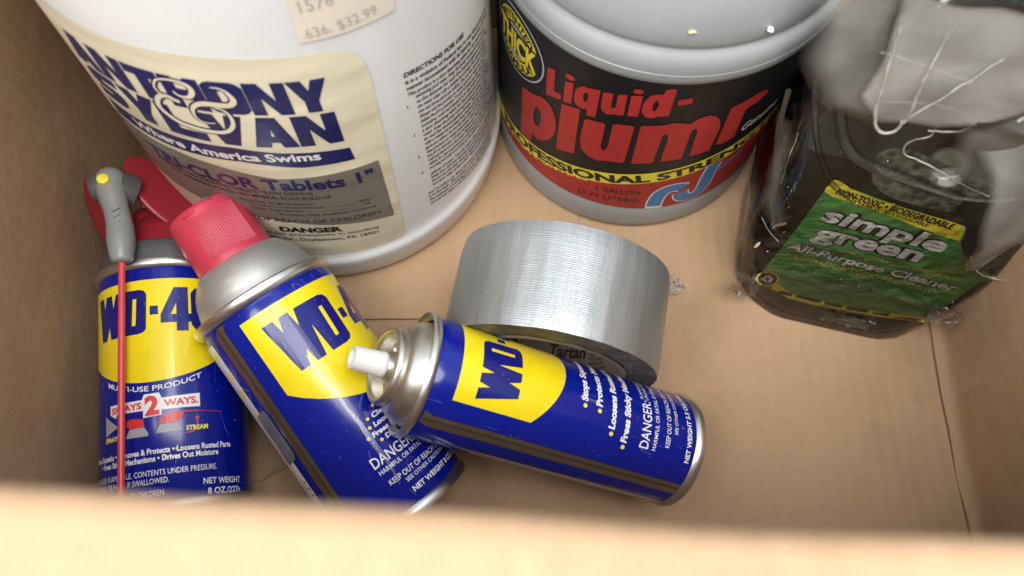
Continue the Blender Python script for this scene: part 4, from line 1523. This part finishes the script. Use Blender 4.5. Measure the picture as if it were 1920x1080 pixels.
def milky(name, poly, n, off, amp_, seed, dens, fade):
    x0, x1 = min(p[0] for p in poly) - n, max(p[0] for p in poly) + n
    y0, y1 = min(p[1] for p in poly) - n, max(p[1] for p in poly) + n
    bm = bmesh.new()
    dl = bm.verts.layers.float.new('layers')
    vs = {}
    nx, ny = int((x1 - x0) / n), int((y1 - y0) / n)
    cells = [(i, j) for i in range(nx) for j in range(ny) if inside((x0 + (i + .5) * n, y0 + (j + .5) * n), poly)]
    cnt = {}
    for i, j in cells:
        for a in ((i, j), (i + 1, j), (i + 1, j + 1), (i, j + 1)):
            cnt[a] = cnt.get(a, 0) + 1

    def snap(p):
        best = None
        for k_ in range(len(poly)):
            a, b_ = Vector(poly[k_ - 1]), Vector(poly[k_])
            d = b_ - a
            t = max(0, min(1, (Vector(p) - a).dot(d) / max(d.dot(d), 1e-9)))
            q = a + d * t
            if best is None or (q - Vector(p)).length < (best - Vector(p)).length:
                best = q
        return best
    for i in range(nx + 1):
        for j in range(ny + 1):
            if (i, j) not in cnt:
                continue
            u, v = x0 + i * n, y0 + j * n
            if cnt[i, j] < 4:
                u, v = snap((u, v))
            uu = u + 3 * noise.noise(Vector((u * .06, v * .06, seed)))
            vv_ = v + 3 * noise.noise(Vector((u * .06, v * .06, seed + 5)))
            q = Vector((u, v, seed * 9.0))
            h = off + amp_ * (noise.noise(q * .02) + .35 * noise.noise(q * .05) + .25 * abs(noise.noise(q * .035 + Vector((5, 5, 5)))))
            h += max(0, v - 105) * .25
            if u > 76:
                h -= (u - 76) * .55
            nv_ = bm.verts.new(LB(uu, vv_, h) * MM)
            dd = (snap((u, v)) - Vector((u, v))).length / fade
            dd = max(0, min(1, dd))
            nv_[dl] = dens * dd * dd * (3 - 2 * dd) * (.75 + .5 * noise.noise(q * .06 + Vector((0, 0, 4))))
            vs[i, j] = (nv_, (u, v))
    for i, j in cells:
        bm.faces.new([vs[a][0] for a in ((i, j), (i + 1, j), (i + 1, j + 1), (i, j + 1))])
    return link(name, bm, 'bag_milky', bag, angle=180)


milky('folded_film', [(-10, 172), (-4, 145), (-1, 124), (8, 114), (30, 116), (46, 121), (56, 136), (52, 146), (49, 160), (49, 172)], 1.6, 9, 1.6, 1, .60, 2.5)
milky('folded_film', [(40, 172), (46, 150), (52, 136), (44, 122), (50, 110), (58, 98), (66, 84), (73, 68), (75, 56), (82, 45), (96, 39), (128, 40), (128, 172)], 1.6, 11, 7, 6, .44, 6)
milky('folded_film', [(-34, 172), (-27, 134), (-20, 120), (-6, 108), (14, 108), (10, 130), (0, 150), (-2, 172)], 1.6, 4, 2, 3, .42, 10)
milky('folded_film', [(36, 122), (48, 128), (66, 118), (72, 96), (62, 88), (50, 94), (42, 104)], 1.6, 8, 4, 9, .26, 8)
milky('folded_film', [(62, 172), (58, 150), (66, 136), (72, 118), (84, 108), (104, 104), (128, 108), (128, 172)], 1.6, 20, 9, 14, .30, 8)
milky('folded_film', [(-24, 104), (-17, 100), (-13, 84), (-7, 64), (0, 46), (-4, 40), (-12, 50), (-20, 72)], 1.4, 4, 2, 12, .12, 5)

def fold_edge(pts, r, h=9):
    bm = bmesh.new()
    P_ = [LB(p[0], p[1], h) for p in spline([Vector((*q, 0)) for q in pts], 6)]
    P_ = [p + Vector((noise.noise(p * .3), noise.noise(p * .3 + Vector((5, 0, 0))), 0)) * .6 for p in P_]
    tube(bm, P_, [r * (.7 + .5 * abs(noise.noise(p * .2))) for p in P_], 8)
    link('fold_edge', bm, 'bag_edge', bag)


fold_edge([(-4, 160), (0, 142), (3, 126), (7, 117.5), (11, 116.5), (14, 119), (15, 126), (13, 142), (12, 160)], .8, 22)
fold_edge([(14, 122), (24, 138), (33, 154)], .6, 22)
fold_edge([(30.2, 112.8), (40.5, 115), (43.5, 119.4), (38.1, 123.3), (27.4, 124.3), (10.5, 121.3)], .6, 9)
fold_edge([(33.8, 113), (33.8, 107.9), (29.1, 104.5), (27.3, 100.1), (29.5, 97), (38.1, 95.2), (56.7, 88.8), (69.4, 85.8)], .5, 5)
fold_edge([(50, 132), (58, 142), (68, 146)], .9, 22)
fold_edge([(0, 139), (18, 137), (36, 134)], .6, 6)
fold_edge([(-14, 96), (-13, 82), (-11, 68)], .25, 4)
fold_edge([(-12, 46), (-7, 40), (-3, 36), (0, 34)], .3, 4)
fold_edge([(82, 50), (88, 43), (96, 40), (104, 41)], .4, 3)
# ragged bag corner and loose bits along the bottom
for (u, v, w, h_, sd, nm) in ((-4, -2, 9, 10, 1, 'bag_corner'), (52, -11, 16, 5, 2, 'bag_corner'), (92, 8, 10, 8, 3, 'bag_corner')):
    bm = bmesh.new()
    vs = {}
    for i in range(14):
        for j in range(10):
            a, b_ = u + (i / 13 - .5) * w * 1.6, v + (j / 9 - .5) * h_ * 1.6
            q = Vector((a * .35, b_ * .35, sd * 4.0))
            p = LB(a + 2.4 * noise.noise(q), b_ + 2.4 * noise.noise(q + Vector((7, 0, 0))), 2.5 + 3.2 * noise.noise(q * 1.4))
            p.z = max(p.z, .8)
            vs[i, j] = bm.verts.new(p * MM)
    for i in range(13):
        for j in range(9):
            bm.faces.new((vs[i, j], vs[i + 1, j], vs[i + 1, j + 1], vs[i, j + 1]))
    link(nm, bm, 'bag_crumple', bag, angle=180)
# loose splinters caught on the bag
for i, (u, v, lx, an, lab) in enumerate(((-2.5, 44, 5, .6, 'pale splinter lying on the bag, left of the green label'), (-8, 28, 4, 1.3, 'short tan splinter on the bag below the paler one'))):
    bm = bmesh.new()
    c_ = LB(u, v, 3.2) * MM
    d_ = (LB(u + cos(an) * lx / 2, v + sin(an) * lx / 2, 3.2) - LB(u, v, 3.2))
    tube(bm, [-d_, d_ * .2, d_], [.5, .8, .35], 6)
    o = link('splinter', bm, 'chip', None)
    m = bot.matrix_world.copy()
    o.matrix_world = m @ Matrix.Translation(c_)
    o['label'] = lab
    o['category'] = 'splinter'
# fine dust on the bottle front
random.seed(8)
bm = bmesh.new()
for i in range(40):
    u, v = random.uniform(-14, 90), random.uniform(-4, 110)
    if 4 < u < 80 and v < 72 and random.random() < .85:
        continue
    c_ = LB(u, v, 3.4)
    s_ = random.uniform(.10, .28)
    bmesh.ops.create_icosphere(bm, subdivisions=1, radius=s_ * MM, matrix=Matrix.Translation(c_ * MM))
du = link('dust', bm, 'white_chip', bag)
du['kind'] = 'stuff'

bpy.context.view_layer.update()
